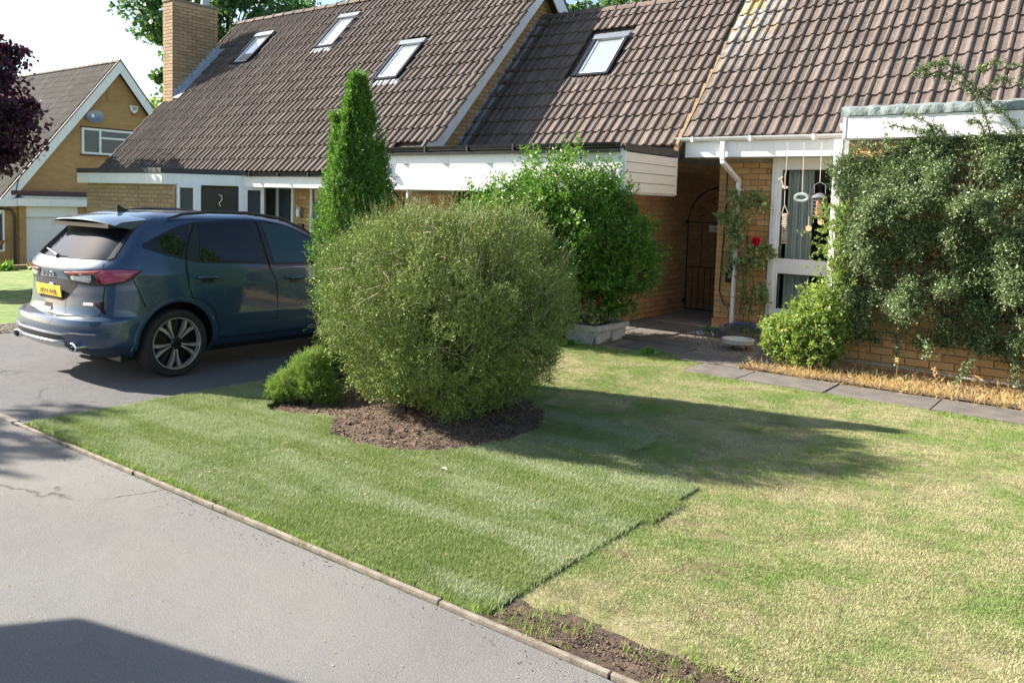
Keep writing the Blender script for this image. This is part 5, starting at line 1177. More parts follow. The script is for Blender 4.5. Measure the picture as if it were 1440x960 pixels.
# --- narrow cypress
cc_ = np.array([-6.47, 5.80, 0.])
cyp = thing('cypress', cc_, 'tall narrow bright green cypress standing between the car and the clipped bush', 'conifer')
n = 13000; z = 2.98*rng.random(n)**.95; hw_ = np.interp(z, [0, .3, .9, 1.4, 1.85, 2.28, 2.6, 2.84, 3.02], [.16, .24, .34, .38, .32, .225, .13, .055, .006]); an = rng.random(n)*6.28
lob = 1+.16*np.sin(an*5+z*1.2)+.24*(fbm(np.c_[np.cos(an)*2+9, np.sin(an)*2+9, z*2.6], 1.7, 2, 44)*2-1); rr_ = hw_*lob*rng.uniform(.60, 1.0, n)
P_ = np.c_[cc_[0]+rr_*np.cos(an), cc_[1]+rr_*np.sin(an), z+.05]; D_ = unit(np.c_[np.cos(an)*.55, np.sin(an)*.55, np.full(n, 1.0)]+rand_dirs(n)*.28)
P_, D_ = crevice(P_, D_, 7.5, .33, 302)
d1 = shoots(P_, D_, rng.uniform(.05, .12, len(P_)), 9, .030, .22, -.05, .75, .002, .25)
P2 = np.c_[cc_[0]-.16+rng.normal(0, .035, 420), cc_[1]-.14+rng.normal(0, .035, 420), rng.uniform(2.0, 2.66, 420)]; D2 = unit(np.array([0, 0, 1.])+rand_dirs(420)*.35)
grow(cyp, [d1, shoots(P2, D2, .08, 8, .03, .22, 0, .7, .002, .2)], 'leaf_cypress')
trunk(cyp, [cc_, cc_+[0, 0, 1.5], cc_+[0, 0, 2.7]], [.05, .035, .008], name='trunk')
# --- small mounded conifer
sc_ = np.array([-5.98, 4.82, .0])
scn = thing('dwarf_conifer', sc_, 'small bright green mounded conifer at the left end of the soil bed', 'conifer')
data = []
for cx_, cy_, cz_, r_, n in (tuple(q_*.86 for q_ in t_[:4])+(t_[4],) for t_ in ((0, 0, .26, .24, 1200), (-.16, -.14, .16, .19, 800), (.12, -.02, .19, .2, 700), (.04, .06, .42, .15, 600), (-.05, .05, .33, .2, 600), (-.25, -.2, .1, .12, 350), (.2, .1, .12, .17, 450))):
    P_, D_ = shell(n, sc_+[cx_, cy_, cz_], (r_, r_, r_, r_*.8), 2, 2, (.4, .95), .25, 5, 5); D_ = unit(D_*.7+np.array([0, 0, .6])+rand_dirs(len(P_))*.4)
    data.append(shoots(P_, D_, rng.uniform(.03, .07, len(P_)), 11, .020, .09, 0, .8, .0015, .2))
grow(scn, data, 'leaf_conifer')
trunk(scn, [sc_, sc_+[.02, .02, .2], sc_+[.03, .05, .42]], [.02, .015, .006])
# --- big leafy shrub in front of the garage
gc_ = np.array([-6.56, 9.52, 1.10])
gsh = thing('leafy_shrub', (gc_[0], gc_[1], 0), 'large fresh green leafy shrub in front of the white boarded garage', 'shrub')
ax_ = np.array([math.cos(R_(33)), math.sin(R_(33)), 0]); ay_ = np.array([-ax_[1], ax_[0], 0])
def rot_shell(n, c, rad, **kw):
    P_, D_ = shell(n, (0, 0, 0), rad, **kw); Rm = np.array([ax_, ay_, [0, 0, 1]]); return P_ @ Rm+np.array(c), D_ @ Rm
data = []
for (dx, dy, dz, rad, n) in ((0, 0, 0, (1.22, .85, 1.30, 1.0), 4600), (-.62, -.1, .25, (.72, .6, .78, .8), 1800), (.72, .1, .05, (.62, .6, .78, .7), 1800), (.15, -.1, .62, (.62, .55, .80, .6), 1500), (.95, .0, -.25, (.45, .45, .5, .5), 700)):
    P_, D_ = rot_shell(n, gc_+ax_*dx+ay_*dy+[0, 0, dz], rad, p_up=2.2, p_dn=2.0, rho=(.70, 1.0), lump=.45, lscale=3.2, seed=8); P_, D_ = crevice(P_, D_, 3.6, .38, 303)
    D_ = unit(D_*.65+np.array([0, 0, .75])+rand_dirs(len(P_))*.4); data.append(shoots(P_, D_, rng.uniform(.10, .28, len(P_)), 9, .078, .17, .1, .85, .003, .2, tipgrow=-.35))
grow(gsh, data, 'leaf_green')
for k in range(16):
    an = rng.random()*6.28; p2 = gc_+ax_*math.cos(an)*rng.uniform(.3, 1.0)+ay_*math.sin(an)*.6+[0, 0, rng.uniform(-.2, .9)]
    trunk(gsh, [(gc_[0]+.15*math.cos(an), gc_[1]+.15*math.sin(an), 0), ((gc_[0]+p2[0])/2, (gc_[1]+p2[1])/2, .7), p2], [.025, .018, .006], 6, 'branch')
# --- cotoneaster trained on the bay wall
ct = thing('wall_shrub', (-.8, 10.0, 0), 'dense grey green small leaved shrub trained over the bungalow bay wall', 'shrub')
n = 72000; x = rng.uniform(-3.05, 2.6, n); z = rng.uniform(.12, 2.80, n)
low = .52-.10*np.sin(x*2.1+.5)+.30*(fbm(np.c_[x*1.1, np.zeros(n)+3], 1.9, 3, 61)-.5)*2-np.clip((x+1.9)*.30, 0, .34); topz = 2.70+.14*(fbm(np.c_[x, np.zeros(n)], 2.4, 3, 62)-.5)*2-.30*np.clip(-2.0-x, 0, 1)
lf = -2.93+.16*(fbm(np.c_[z, np.zeros(n)], 2.1, 3, 63)*2-1)
k_ = (z > low) & (z < topz) & (x > lf); x, z = x[k_], z[k_]; n = len(x)
th_ = np.clip((topz[k_]-z)*1.6, .1, 1)*np.clip((x-lf[k_])*2.2, .15, 1)*np.clip((z-low[k_])*2.2, .2, 1)
cl = fbm(np.c_[x, np.zeros(n), z], 2.0, 2, 64); cl2 = fbm(np.c_[x, np.zeros(n), z], 5.5, 2, 65)
y = 10.10-th_*(.10+.85*np.clip(cl-.28, 0, 1)+.70*np.clip(cl2-.38, 0, 1))*rng.uniform(.86, 1.0, n)
keep = (cl2 > .42) | (rng.random(n) < .10); x, y, z = x[keep], y[keep], z[keep]; n = len(x)
P_ = np.c_[x, y, z]; D_ = unit(np.c_[rng.normal(-.1, .5, n), np.full(n, -.75), rng.normal(.15, .55, n)])
data = [shoots(P_, D_, rng.uniform(.05, .13, n), 8, .021, .36, .12, .95, .0018, .5)]
# inner layer against the wall
n = 7000; P_ = np.c_[rng.uniform(-2.75, 2.6, n), rng.uniform(9.93, 10.09, n), rng.uniform(.75, 2.60, n)]; D_ = rand_dirs(n); data.append(shoots(P_, D_, .14, 9, .024, .36, .1, 1, .003, .3))
def spray(path, n, l0, l1, nl=8, ls=.018, lw=.34, mat=None):
    path = np.array(path, float); d = np.r_[0, np.cumsum(np.linalg.norm(np.diff(path, axis=0), axis=1))]; t_ = rng.random(n)*d[-1]
    P_ = np.c_[[np.interp(t_, d, path[:, k]) for k in range(3)]].T+rng.normal(0, .012, (n, 3)); return shoots(P_, rand_dirs(n), rng.uniform(l0, l1, n), nl, ls, lw, .05, .9, .0015, .3)
st = MB()
for pth_ in ([(1393, 190, 9.9), (1385, 160, 9.8), (1375, 135, 9.78), (1350, 115, 9.75), (1320, 105, 9.74), (1285, 106, 9.7), (1330, 85, 9.7)], [(1440, 205, 9.9), (1428, 180, 9.85), (1418, 165, 9.8), (1400, 150, 9.8), (1380, 130, 9.8)], [(1375, 135, 9.78), (1405, 110, 9.78), (1440, 120, 9.8)],
             [(1372, 128, 9.78), (1345, 95, 9.75), (1318, 88, 9.72), (1290, 100, 9.7)], [(1318, 200, 9.9), (1308, 175, 9.88), (1298, 168, 9.85), (1275, 160, 9.85)], [(1330, 200, 9.9), (1322, 178, 9.88), (1300, 186, 9.86), (1260, 178, 9.86), (1243, 176, 9.86)],
             [(1390, 200, 9.9), (1380, 175, 9.85), (1366, 168, 9.85), (1360, 180, 9.85)], [(1230, 210, 9.95), (1215, 203, 9.9), (1195, 215, 9.88), (1180, 228, 9.86)], [(1200, 300, 9.9), (1180, 260, 9.85), (1175, 240, 9.85)], [(1250, 215, 9.9), (1246, 198, 9.9), (1249, 190, 9.88)],
             [(1395, 470, 9.85), (1375, 500, 9.72), (1355, 520, 9.68), (1345, 540, 9.66)], [(1420, 470, 9.85), (1425, 510, 9.75), (1432, 545, 9.7)], [(1260, 470, 9.9), (1262, 490, 9.85), (1260, 505, 9.85)], [(1290, 465, 9.9), (1310, 490, 9.82), (1300, 505, 9.8)], [(1375, 100, 9.78), (1400, 85, 9.75), (1440, 95, 9.75)]):
    w_ = [onY(a_, b_, c_) for a_, b_, c_ in pth_]; st.tube(w_, np.linspace(.007, .002, len(w_)), 5); L_ = sum(np.linalg.norm(w_[i+1]-w_[i]) for i in range(len(w_)-1)); data.append(spray(w_, int(150*L_)+12, .03, .07))
for k in range(26):
    x = rng.uniform(-2.7, 2.4); w_ = [(x*.8, 10.05, .75), (x*.9, 10.04, .9+.3*rng.random()), (x, 9.95, rng.uniform(1.0, 2.5))]; st.tube(w_, [.02, .014, .005], 5)
for k in range(3):
    x = .9+k*.5; st.tube([(x, 10.0, 0), (x+.05, 10.0, .35), (x-.05, 9.98, .9)], [.028, .022, .015], 6)
grow(ct, data, 'leaf_cotoneaster')
st.build('branches', 'bark', ct, smooth=True)
# --- lime shrub and paler climber at the bay corner
ls_ = thing('lime_shrub', (-3.02, 9.82, 0), 'yellow green leafy shrub at the bay corner below the hanging feeders', 'shrub'); data = []
for c, rad, n in (((-3.08, 9.80, .42), (.42, .32, .40, .40), 900), ((-3.38, 9.78, .36), (.26, .24, .26, .26), 350), ((-2.86, 9.80, .72), (.22, .2, .36, .3), 350), ((-3.05, 9.95, .78), (.25, .2, .2, .2), 160)):
    P_, D_ = shell(n, c, rad, 2, 2, (.5, 1), .25, 4, 71); D_ = unit(D_*.7+np.array([0, 0, .5])+rand_dirs(len(P_))*.5); data.append(shoots(P_, D_, rng.uniform(.05, .14, len(P_)), 7, .042, .32, .15, .9, .002, .2))
grow(ls_, data, 'leaf_lime'); trunk(ls_, [(-3.0, 9.85, 0), (-3.05, 9.82, .3), (-2.95, 9.8, .8)], [.012, .009, .004], 5)
cl_ = thing('pale_climber', (-2.88, 9.98, 0), 'pale green climber on the left edge of the wall shrub', 'climber'); n = 420
P_ = np.c_[rng.normal(-2.84, .11, n), rng.normal(9.80, .07, n), rng.uniform(.85, 1.98, n)]; grow(cl_, [shoots(P_, unit(rand_dirs(n)+np.array([-.2, -.6, .3])), rng.uniform(.04, .1, n), 7, .03, .3, .15, .9, .0018, .2)], 'leaf_lime')
trunk(cl_, [(-2.88, 9.98, 0), (-2.9, 9.95, 1), (-2.88, 9.9, 1.9)], [.012, .01, .005], 5)
# --- climbing rose on the pier
rs_ = thing('climbing_rose', (-4.98, 12.2, 0), 'straggly climbing rose round the white downpipe', 'climbing rose'); data = []; st = MB()
for pth_, nn_ in (([(1040, 440), (1046, 400), (1040, 350), (1034, 300), (1036, 270)], 70), ([(1052, 450), (1060, 400), (1050, 340), (1055, 300), (1062, 275)], 22), ([(1048, 360), (1060, 352), (1075, 345), (1088, 360)], 26), ([(1036, 330), (1022, 310), (1018, 300)], 26), ([(1040, 290), (1056, 275), (1070, 285), (1074, 290)], 26), ([(1060, 350), (1066, 375), (1072, 372)], 16), ([(1066, 450), (1072, 420), (1070, 400)], 20), ([(1030, 380), (1026, 360), (1030, 345)], 14)):
    w_ = [onY(a_, b_, 12.12+.05*math.sin(a_)) for a_, b_ in pth_]; st.tube(w_, np.linspace(.009, .003, len(w_)), 5)
    nn_ = int(nn_*1.4); path = np.array(w_); d = np.r_[0, np.cumsum(np.linalg.norm(np.diff(path, axis=0), axis=1))]; t_ = d[-1]*rng.random(nn_)**.6
    P_ = np.c_[[np.interp(t_, d, path[:, k]) for k in range(3)]].T+rng.normal(0, .02, (nn_, 3)); data.append(shoots(P_, unit(rand_dirs(nn_)+np.array([0, -.5, .2])), rng.uniform(.07, .17, nn_), 8, .052, .34, .3, .9, .0022, .3))
grow(rs_, data, 'leaf_rose', 'bark'); st.build('canes', 'bark', rs_, smooth=True)
def flower(parent, c, r_, mat, n=26, name='flower', sq=1):
    d = rand_dirs(n); d[:, 1] = -abs(d[:, 1]); V, Q = leaves(np.array(c)+d*r_*.25, unit(d+rand_dirs(n)*.3), r_*1.1, .5, .25); return quads_obj(name, V, Q, mat, parent)
flower(rs_, onY(1064, 339, 12.02), .06, 'petal_red', 46); flower(rs_, onY(1065, 429, 12.02), .035, 'petal_red', 24)
# --- planter, its plant with dull red spikes
pl = thing('stone_planter', (-5.95, 9.74, 0), 'pale weathered stone trough at the foot of the leafy shrub', 'planter')
b = MB(); b.prism([(-6.18, 9.34, 0), (-5.78, 9.34, 0), (-5.70, 9.34, .24), (-6.24, 9.34, .24)], (0, .80, 0))
MB.build(b, 'trough', 'planter_stone', pl, bevel=.02)
b = MB(); b.box(-6.26, -5.68, 9.32, 9.37, .20, .27); b.box(-6.26, -5.68, 10.11, 10.16, .20, .27); b.box(-6.26, -6.20, 9.37, 10.11, .20, .27); b.box(-5.74, -5.68, 9.37, 10.11, .20, .27); b.build('rim', 'planter_stone', pl)
for k in range(4): MB().obox((-5.715-.02*(k % 2), 9.44+k*.2, .10+.02*(k % 2)), [(1, .05, 0), (0, 1, .1), (0, 0, 1)], (.02, .095, .06)).build('stone_face', 'planter_stone', pl, bevel=.015)
MB().box(-6.20, -5.74, 9.37, 10.11, .235, .242).build('compost', 'soil', pl)
pn = thing('red_flower_spikes', (-5.95, 9.6, .24), 'plant with dull red flower spikes growing in the stone trough', 'flowers'); n = 90
P_ = np.c_[rng.uniform(-6.1, -5.8, n), rng.uniform(9.45, 9.95, n), rng.uniform(.24, .5, n)]; grow(pn, [shoots(P_, unit(rand_dirs(n)*.6+np.array([.1, -.2, 1])), rng.uniform(.1, .22, n), 8, .05, .28, .2, .9, .002, .2)], 'leaf_rose', 'bark')
for (pa, pb, Y_) in (((818, 438), (827, 402), 9.35), ((837, 432), (846, 414), 9.4), ((850, 405), (864, 380), 9.6), ((893, 400), (902, 385), 10.0), ((822, 430), (815, 425), 9.35)):
    a_, b_ = onY(*pa, Y_), onY(*pb, Y_); n = 46; t_ = rng.random(n)[:, None]; P_ = a_+(b_-a_)*t_+rng.normal(0, .018, (n, 3)); V, Q = leaves(P_, unit(rand_dirs(n)+np.array([0, -.3, -.6])), .035, .28); quads_obj('flower_spike', V, Q, 'petal_dull_red', pn)
    MB().tube([(-5.95, 9.6, .24), (a_[0]*.7-5.95*.3, Y_, .35), a_, b_], [.005, .004, .003, .002], 4).build('stem', 'bark', pn)
# --- low purple cushions
for i, (c, r_, lb) in enumerate((((-4.55, 11.45, .05), (.42, .28, .17, .1), 'violet flowered cushion plant at the foot of the white downpipe'), ((-3.62, 10.35, .05), (.22, .18, .16, .1), 'pale violet flowered cushion beside the lime shrub'), ((-5.0, 11.30, .03), (.22, .15, .09, .05), 'small violet clump at the brick pier corner'))):
    t_ = thing('cushion_plant', c, lb, 'flowers', 'violet cushion plants by the bungalow'); P_, D_ = shell(520 if i == 0 else 200, c, r_, 2, 2, (.6, 1), .2, 5, 80+i, zmin=0)
    grow(t_, [shoots(P_, unit(D_+np.array([0, 0, .8])), .05, 6, .018, .3, 0, .8, .0012, .2)], 'leaf_green'); P2, D2 = shell(900 if i == 0 else 380, c, tuple(q*1.12 for q in r_), 2, 2, (.86, 1.05), .2, 5, 80+i, zmin=.05)
    V, Q = leaves(P2, unit(D2+rand_dirs(len(P2))*.5), .022, .4); quads_obj('flowers', V, Q, 'petal_violet', t_)
# --- dry grass strip and seed heads
dgp = [(-3.75, 9.28), (-3.2, 9.26), (3.5, 9.24), (3.5, 10.05), (-2.6, 10.05), (-3.0, 9.75), (-3.6, 9.55)]
n = 7500; P_ = np.c_[rng.uniform(-3.8, 3.2, n), rng.uniform(9.2, 10.05, n)]; P_ = P_[inpoly(P_, dgp)]; P_ = P_[rng.random(len(P_)) < np.clip(1.25-(P_[:, 1]-9.3)*.9, .3, 1)]
P3 = np.c_[P_, np.full(len(P_), .0)]; d_ = unit(rand_dirs(len(P3))*np.array([1, 1, .2])+np.array([0, -.15, .40]))
V, Q, SV, SQ = shoots(P3, d_, rng.uniform(.06, .16, len(P3)), 5, .075, .035, .25, .8, .0014, .5)
dg_o = quads_obj('dry_grass', np.r_[V, SV], np.r_[Q, SQ+len(V)], 'dry_grass', None, kind='stuff', loc=(-1, 9.6, 0), label='straw coloured dead grass between path and bungalow wall')
hm = MB()
tmp = gridmesh('dry_soil', 'soil', dgp, None, lambda P: .01+.05*fbm(P, 3, 3, 91), .06, (-3.9, 3.6, 9.2, 10.1), label='dry soil under the dead grass')
for k in range(10):
    x = -2.45+k*.36+rng.uniform(-.08, .08); y = rng.uniform(9.5, 9.9); t_ = thing('seed_stem', (x, y, 0), 'upright dead seed stem in the dry grass strip, %s from the left' % ('first second third fourth fifth sixth seventh eighth ninth tenth'.split()[k]), 'dead stem', 'dead seed stems in the dry grass')
    h_ = rng.uniform(.18, .30); MB().tube([(x, y, 0), (x+.01, y, h_*.6), (x+rng.normal(0, .02), y, h_)], [.003, .003, .002], 4).build('stalk', 'dry_grass', t_)
    P_ = np.array([x, y, h_])+rng.normal(0, .018, (26, 3)); V, Q = leaves(P_, rand_dirs(26), .03, .3); quads_obj('seed_head', V, Q, 'dry_grass', t_)
# --- weeds
for (x, y, lb) in ((-4.95, 9.32, 'dark leafy weed at the grass edge in front of the path'), (-5.95, 9.1, 'bright leafy seedling just left of the stone trough')):
    t_ = thing('weed', (x, y, 0), lb, 'weed'); n = 26; P_ = np.array([x, y, .01])+rng.normal(0, .05, (n, 3))*[1, 1, .1]; V, Q = leaves(P_, unit(rand_dirs(n)+np.array([0, 0, .8])), .11, .25); quads_obj('leaf_rosette', V, Q, 'leaf_green', t_)

# ================================================================== SMALL THINGS BY THE DOOR
bb = thing('bird_bath', (-4.25, 10.55, 0), 'low round pale stone bird bath dish on the gravel', 'bird bath')
MB().lathe((-4.25, 10.55, .07), [(0, .0), (.10, .0), (.205, .03), (.215, .085), (.195, .09), (.18, .055), (0, .045)], 28).build('dish', 'stone_white', bb, smooth=True)
for k in range(3):
    t_ = k*2.1+.5; MB().tube([(-4.25+.09*math.cos(t_), 10.55+.09*math.sin(t_), .09), (-4.25+.12*math.cos(t_), 10.55+.12*math.sin(t_), 0)], .008, 5).build('leg', 'iron_black', bb)
# wrought iron gate
gt = thing('iron_gate', (-6.1, 13.86, 0), 'tall arched black wrought iron side gate', 'gate'); Yg = 13.86; gx0, gx1 = -6.62, -5.55
def bar(name, pts, r_=.010): MB().tube(pts, r_, 5).build(name, 'iron_black', gt)
bar('frame', [(gx0, Yg, .04), (gx0, Yg, 1.62)]+[(-6.05-.57*math.cos(t_), Yg, 1.62+.62*math.sin(t_)) for t_ in np.linspace(.1, math.pi-.1, 14)]+[(gx1, Yg, 1.62), (gx1, Yg, .04)], .014)
for z_ in (.06, .82, 1.62): bar('rail', [(gx0, Yg, z_), (gx1, Yg, z_)])
for k in range(1, 4): x = gx0+k*(gx1-gx0)/4; bar('upright', [(x, Yg, .82), (x, Yg, 1.62)], .008)
for k in range(1, 9): x = gx0+k*(gx1-gx0)/9; bar('upright', [(x, Yg, .06), (x, Yg, .82)], .007)
for s_ in (1, -1):
    for (cx_, cz_, r_) in ((-6.35, 1.78, .12), (-5.85, 1.78, .12), (-6.1, 1.98, .10)): bar('scroll', [(cx_+s_*r_*(1-t_/7)*math.cos(t_), Yg, cz_+r_*(1-t_/7)*math.sin(t_)) for t_ in np.linspace(0, 5.5, 14)], .005)
for z_ in (1.62, .2): MB().box(gx0-.07, gx0-.0, Yg-.02, Yg+.02, z_-.03, z_+.03).build('hinge', 'iron_black', gt)
sg_ = MB().box(-6.20, -5.88, Yg-.04, Yg-.025, 1.46, 1.575).build('name_plate', 'white_upvc', gt, bevel=.004)
MB().box(-6.12, -5.96, Yg-.0415, Yg-.0401, 1.505, 1.525).build('faded_print', 'metal_grey', sg_)
# hanging things under the gutter
def string(parent, top, bot, name='string'): MB().tube([top, bot], .0045, 4).build(name, 'twine', parent)
Yh = 11.60
def W(x, y): return onY(x, y, Yh)
t1 = thing('wind_chime', W(1103, 345), 'left hanging driftwood mobile with a little boat shape above a stack of shells', 'wind chime', 'ornaments hanging from the white gutter')
string(t1, W(1108, 200), W(1104, 262)); string(t1, W(1104, 268), W(1103, 292))
MB().tube([W(1104, 244), W(1104, 262)], .008, 5).build('bead', 'driftwood', t1)
for (pa, pb, r_) in (((1100, 263), (1108, 264), .018), ((1098, 250), (1102, 262), .010), ((1095, 253), (1101, 249), .012), ((1104, 262), (1104, 266), .02)): MB().tube([W(*pa), W(*pb)], r_, 6).build('wooden_piece', 'driftwood', t1, smooth=True)
b = MB(); b.tube([W(1103.5, 288), W(1099.5, 300)], .006, 4); b.tube([W(1103.5, 288), W(1108, 300)], .006, 4); b.tube([W(1099, 300.5), W(1109, 300.5)], .007, 4); b.build('triangle', 'driftwood', t1)
for k in range(16):
    c = W(1103.5-.12*k, 303+k*2.5); MB().tube([c+np.array([-.028-rng.uniform(0, .01), 0, rng.normal(0, .006)]), c+np.array([.028+rng.uniform(0, .01), 0, rng.normal(0, .006)])], [.011, .013], 6).build('shell_piece', 'driftwood', t1, smooth=True)
t2 = thing('ring_feeder', W(1127, 278), 'middle hanging grey green oval ring feeder', 'bird feeder', 'ornaments hanging from the white gutter')
string(t2, W(1131, 200), W(1128, 271))
c = W(1127.5, 278); MB().tube([(c[0]+.088*math.cos(t_), c[1], c[2]+.048*math.sin(t_)) for t_ in np.linspace(0, 2*math.pi, 25)], .024, 8, caps=False).build('ring', 'ceramic_grey', t2, smooth=True)
t3 = thing('caged_nut_feeder', W(1152, 290), 'right hanging caged peanut feeder with a domed lid', 'bird feeder', 'ornaments hanging from the white gutter')
string(t3, W(1156, 200), W(1153, 256)); b = MB(); b.tube([W(1153, 256), W(1145.5, 260), W(1145, 272)], .006, 4); b.tube([W(1153, 256), W(1161, 260), W(1161, 273)], .006, 4); b.build('hanger', 'metal_grey', t3)
c = W(1152.5, 277); MB().lathe(c, [(0, .055), (.03, .05), (.07, .03), (.105, 0), (.105, -.012), (0, -.012)], 18).build('lid', 'metal_grey', t3, smooth=True)
zb_ = W(1152, 303)[2]; b = MB(); 
for k in range(14): t_ = 2*math.pi*k/14; b.tube([(c[0]+.10*math.cos(t_), c[1]+.10*math.sin(t_), c[2]), (c[0]+.10*math.cos(t_), c[1]+.10*math.sin(t_), zb_)], .0025, 4)
for k in range(6): z_ = c[2]+(zb_-c[2])*k/5; b.tube([(c[0]+.10*math.cos(t_), c[1]+.10*math.sin(t_), z_) for t_ in np.linspace(0, 2*math.pi, 15)], .0025, 4, caps=False)
b.build('cage', 'metal_grey', t3, kind='stuff')
n = 150; an = rng.random(n)*6.28; P_ = np.c_[c[0]+.032*np.cos(an), c[1]+.032*np.sin(an), rng.uniform(zb_-.02, c[2]-.02, n)]; o_ = pebbles('peanuts', 'peanut', P_, .008, .014, None, 1.2); o_.parent = t3; o_.location = -wloc(t3)
for i, (x, y, lb) in enumerate(((1137, 321, 'flat round pale wooden disc hanging lowest below the feeders'), (1154, 312, 'round wooden disc hanging just under the caged feeder'))):
    t4 = thing('wooden_disc', W(x, y), lb, 'ornament', 'ornaments hanging from the white gutter'); c = W(x, y)
    MB().prism([(c[0]+.042*math.cos(t_), c[1], c[2]+.042*math.sin(t_)) for t_ in np.linspace(0, 2*math.pi, 19)[:-1]], (0, .012, 0)).build('disc', 'pale_wood', t4)
    string(t4, c+np.array([0, 0, .035]), W(x+(1 if i == 0 else -.5), 304 if i == 0 else 302))

# ================================================================== TREES AND THE FAR LEFT
def tree(name, base, h, crown, label, mat, nclump, per, ls, lw=.35, seed=0, group=None, rc=(.5, 1.0), trunk_r=.25, cat='tree', inner=.35):
    base = np.array(base, float); t_ = thing(name, base, label, cat, group); rg = np.random.default_rng(seed); c, rad = np.array(crown[0], float), np.array(crown[1], float)
    d = unit(rg.normal(size=(nclump, 3))); rr_ = rg.uniform(inner, 1, nclump)**.6; C = c+d*rad*rr_[:, None]*(1+.25*(fbm(d*3+9, 1.3, 2, seed)[:, None]*2-1)); Rr = rg.uniform(*rc, nclump)
    P = np.repeat(C, per, 0)+unit(rg.normal(size=(nclump*per, 3)))*np.repeat(Rr, per)[:, None]*(rg.random(nclump*per)**.45)[:, None]*np.array([1, 1, .65])
    V, Q = leaves(P, unit(rg.normal(size=P.shape)+np.array([0, 0, -.3])), ls*rg.uniform(.6, 1.3, len(P)), lw, .2); quads_obj('crown', V, Q, mat, t_)
    top = c+np.array([0, 0, rad[2]*.5]); MB().tube([base, base*.7+c*.3, c, top], [trunk_r, trunk_r*.8, trunk_r*.5, trunk_r*.15], 9).build('trunk', 'bark', t_, smooth=True); b = MB()
    for k in range(min(nclump, 40)):
        e_ = C[k]; s_ = base+(c-base)*rg.uniform(.45, 1.0); m_ = (s_+e_)/2+np.array([0, 0, .1*np.linalg.norm(e_-s_)]); b.tube([s_, m_, e_], [trunk_r*.25, trunk_r*.15, trunk_r*.04], 5)
    b.build('limbs', 'bark', t_, smooth=True); return t_
tree('broadleaf_tree', (-46, 30, -2), 14, ((-45, 30, 11.2), (6.8, 5, 5.0)), 'tall broadleaf tree standing behind the chimney', 'leaf_tree', 120, 190, .34, .36, 11, rc=(.6, 1.5), trunk_r=.45)
tree('broadleaf_tree', (-36, 32, -1), 12, ((-34.5, 32, 11.2), (3.2, 3, 2.4)), 'tree whose top just shows over the main ridge right of the chimney tree', 'leaf_tree', 40, 190, .32, .36, 12, rc=(.6, 1.2), trunk_r=.3)
tree('broadleaf_tree', (-18, 31, 0), 12, ((-17.6, 31, 9.2), (2.9, 2.5, 1.9)), 'tree top showing over the link garage ridge', 'leaf_tree', 44, 200, .28, .36, 13, rc=(.5, 1.1), trunk_r=.3)
tree('lime_green_tree', (-50, 29, -2), 7, ((-48.3, 29, 5.6), (2.6, 2, 2.6)), 'lower yellow green tree between the left house and the chimney', 'leaf_tree_lime', 40, 150, .3, .36, 14, rc=(.5, 1.1), trunk_r=.2)
# dark purple tree: crown hangs into the view from the left
tree('purple_leaved_tree', (-24.2, 5.6, -.6), 7, ((-22.3, 6.6, 3.75), (2.9, 2.6, 2.0)), 'dark purple leaved tree reaching in at the left edge', 'leaf_purple', 190, 210, .13, .38, 15, rc=(.28, .75), trunk_r=.22, inner=.5)
# street tree outside the picture: its shade dapples the road
tree('street_tree', (-16.2, -2.2, 0), 7, ((-15.9, -1.50, 5.4), (1.2, 1.3, .8)), 'small street tree beyond the left edge across the road', 'leaf_tree', 26, 60, .16, .38, 16, rc=(.25, .5), trunk_r=.10, inner=.2)
# low brick edging with plants in front of the left house
lw = thing('low_wall', (-30.5, 9.5, tz(-30.5)), 'low dark brick edging with plants in front of the left garage', 'wall')
zz_ = tz(-30.5)
for k in range(34):
    for r_ in range(2): MB().box(-30.6, -30.4, 6.9+k*.25+.12*r_, 6.9+k*.25+.12*r_+.235, zz_+r_*.09, zz_+r_*.09+.08).build('brick', 'brick_buff', lw)
for k in range(9):
    y = 7.6+k*.85+rng.uniform(-.2, .2); t_ = thing('border_plant', (-30.1, y, zz_), '%s leafy plant along the low wall, counted from the left picture edge' % ('first second third fourth fifth sixth seventh eighth ninth'.split()[k]), 'plant', 'plants along the low wall on the left'); n = 60
    P_ = np.array([-30.1, y, zz_+.05])+rng.normal(0, .13, (n, 3))*[1, 1.2, .6]; V, Q = leaves(P_, unit(rand_dirs(n)+np.array([.2, 0, .9])), rng.uniform(.18, .36, n), .16); quads_obj('leaf_clump', V, Q, 'leaf_lime' if k % 3 == 0 else 'leaf_green', t_)

# ================================================================== UNSEEN SHADOW CASTER (added and shaped to throw the shadow on the road)
vn = thing('road_shadow_caster', (-6.7, .1, 0), 'unseen canvas topped shape added just beyond the left edge to shadow the road', 'shadow caster')
va = R_(15); u_ = np.array([math.cos(va), math.sin(va), 0]); v_ = np.array([-u_[1], u_[0], 0]); zt_ = 2.6; tt_ = zt_/math.tan(R_(SUN_EL))
O_ = np.array([-3.54-tt_*math.cos(R_(SUN_AZ)), 1.68-tt_*math.sin(R_(SUN_AZ)), 0])   # the ridge end stands over O_
def vp_(a_, b_, z): return O_+u_*a_+v_*b_+np.array([0, 0, z])
MB().prism([vp_(0, -.85, 1.92), vp_(0, 0, 2.6), vp_(0, 0, 2.56), vp_(0, -.80, 1.88), vp_(0, -.80, .95), vp_(0, -.85, .95)], u_*2.1).build('shadow_cover', 'canvas', vn, bevel=.01)
MB().prism([vp_(.3, -1.6, .5), vp_(.3, -.78, .5), vp_(.3, -.78, 1.5), vp_(.3, -1.6, 1.5)], u_*1.8).build('box', 'metal_grey', vn, bevel=.01)
MB().tube([vp_(2.1, -.08, .45), vp_(2.6, -.08, .42)], .04, 8).build('drawbar', 'metal_grey', vn)
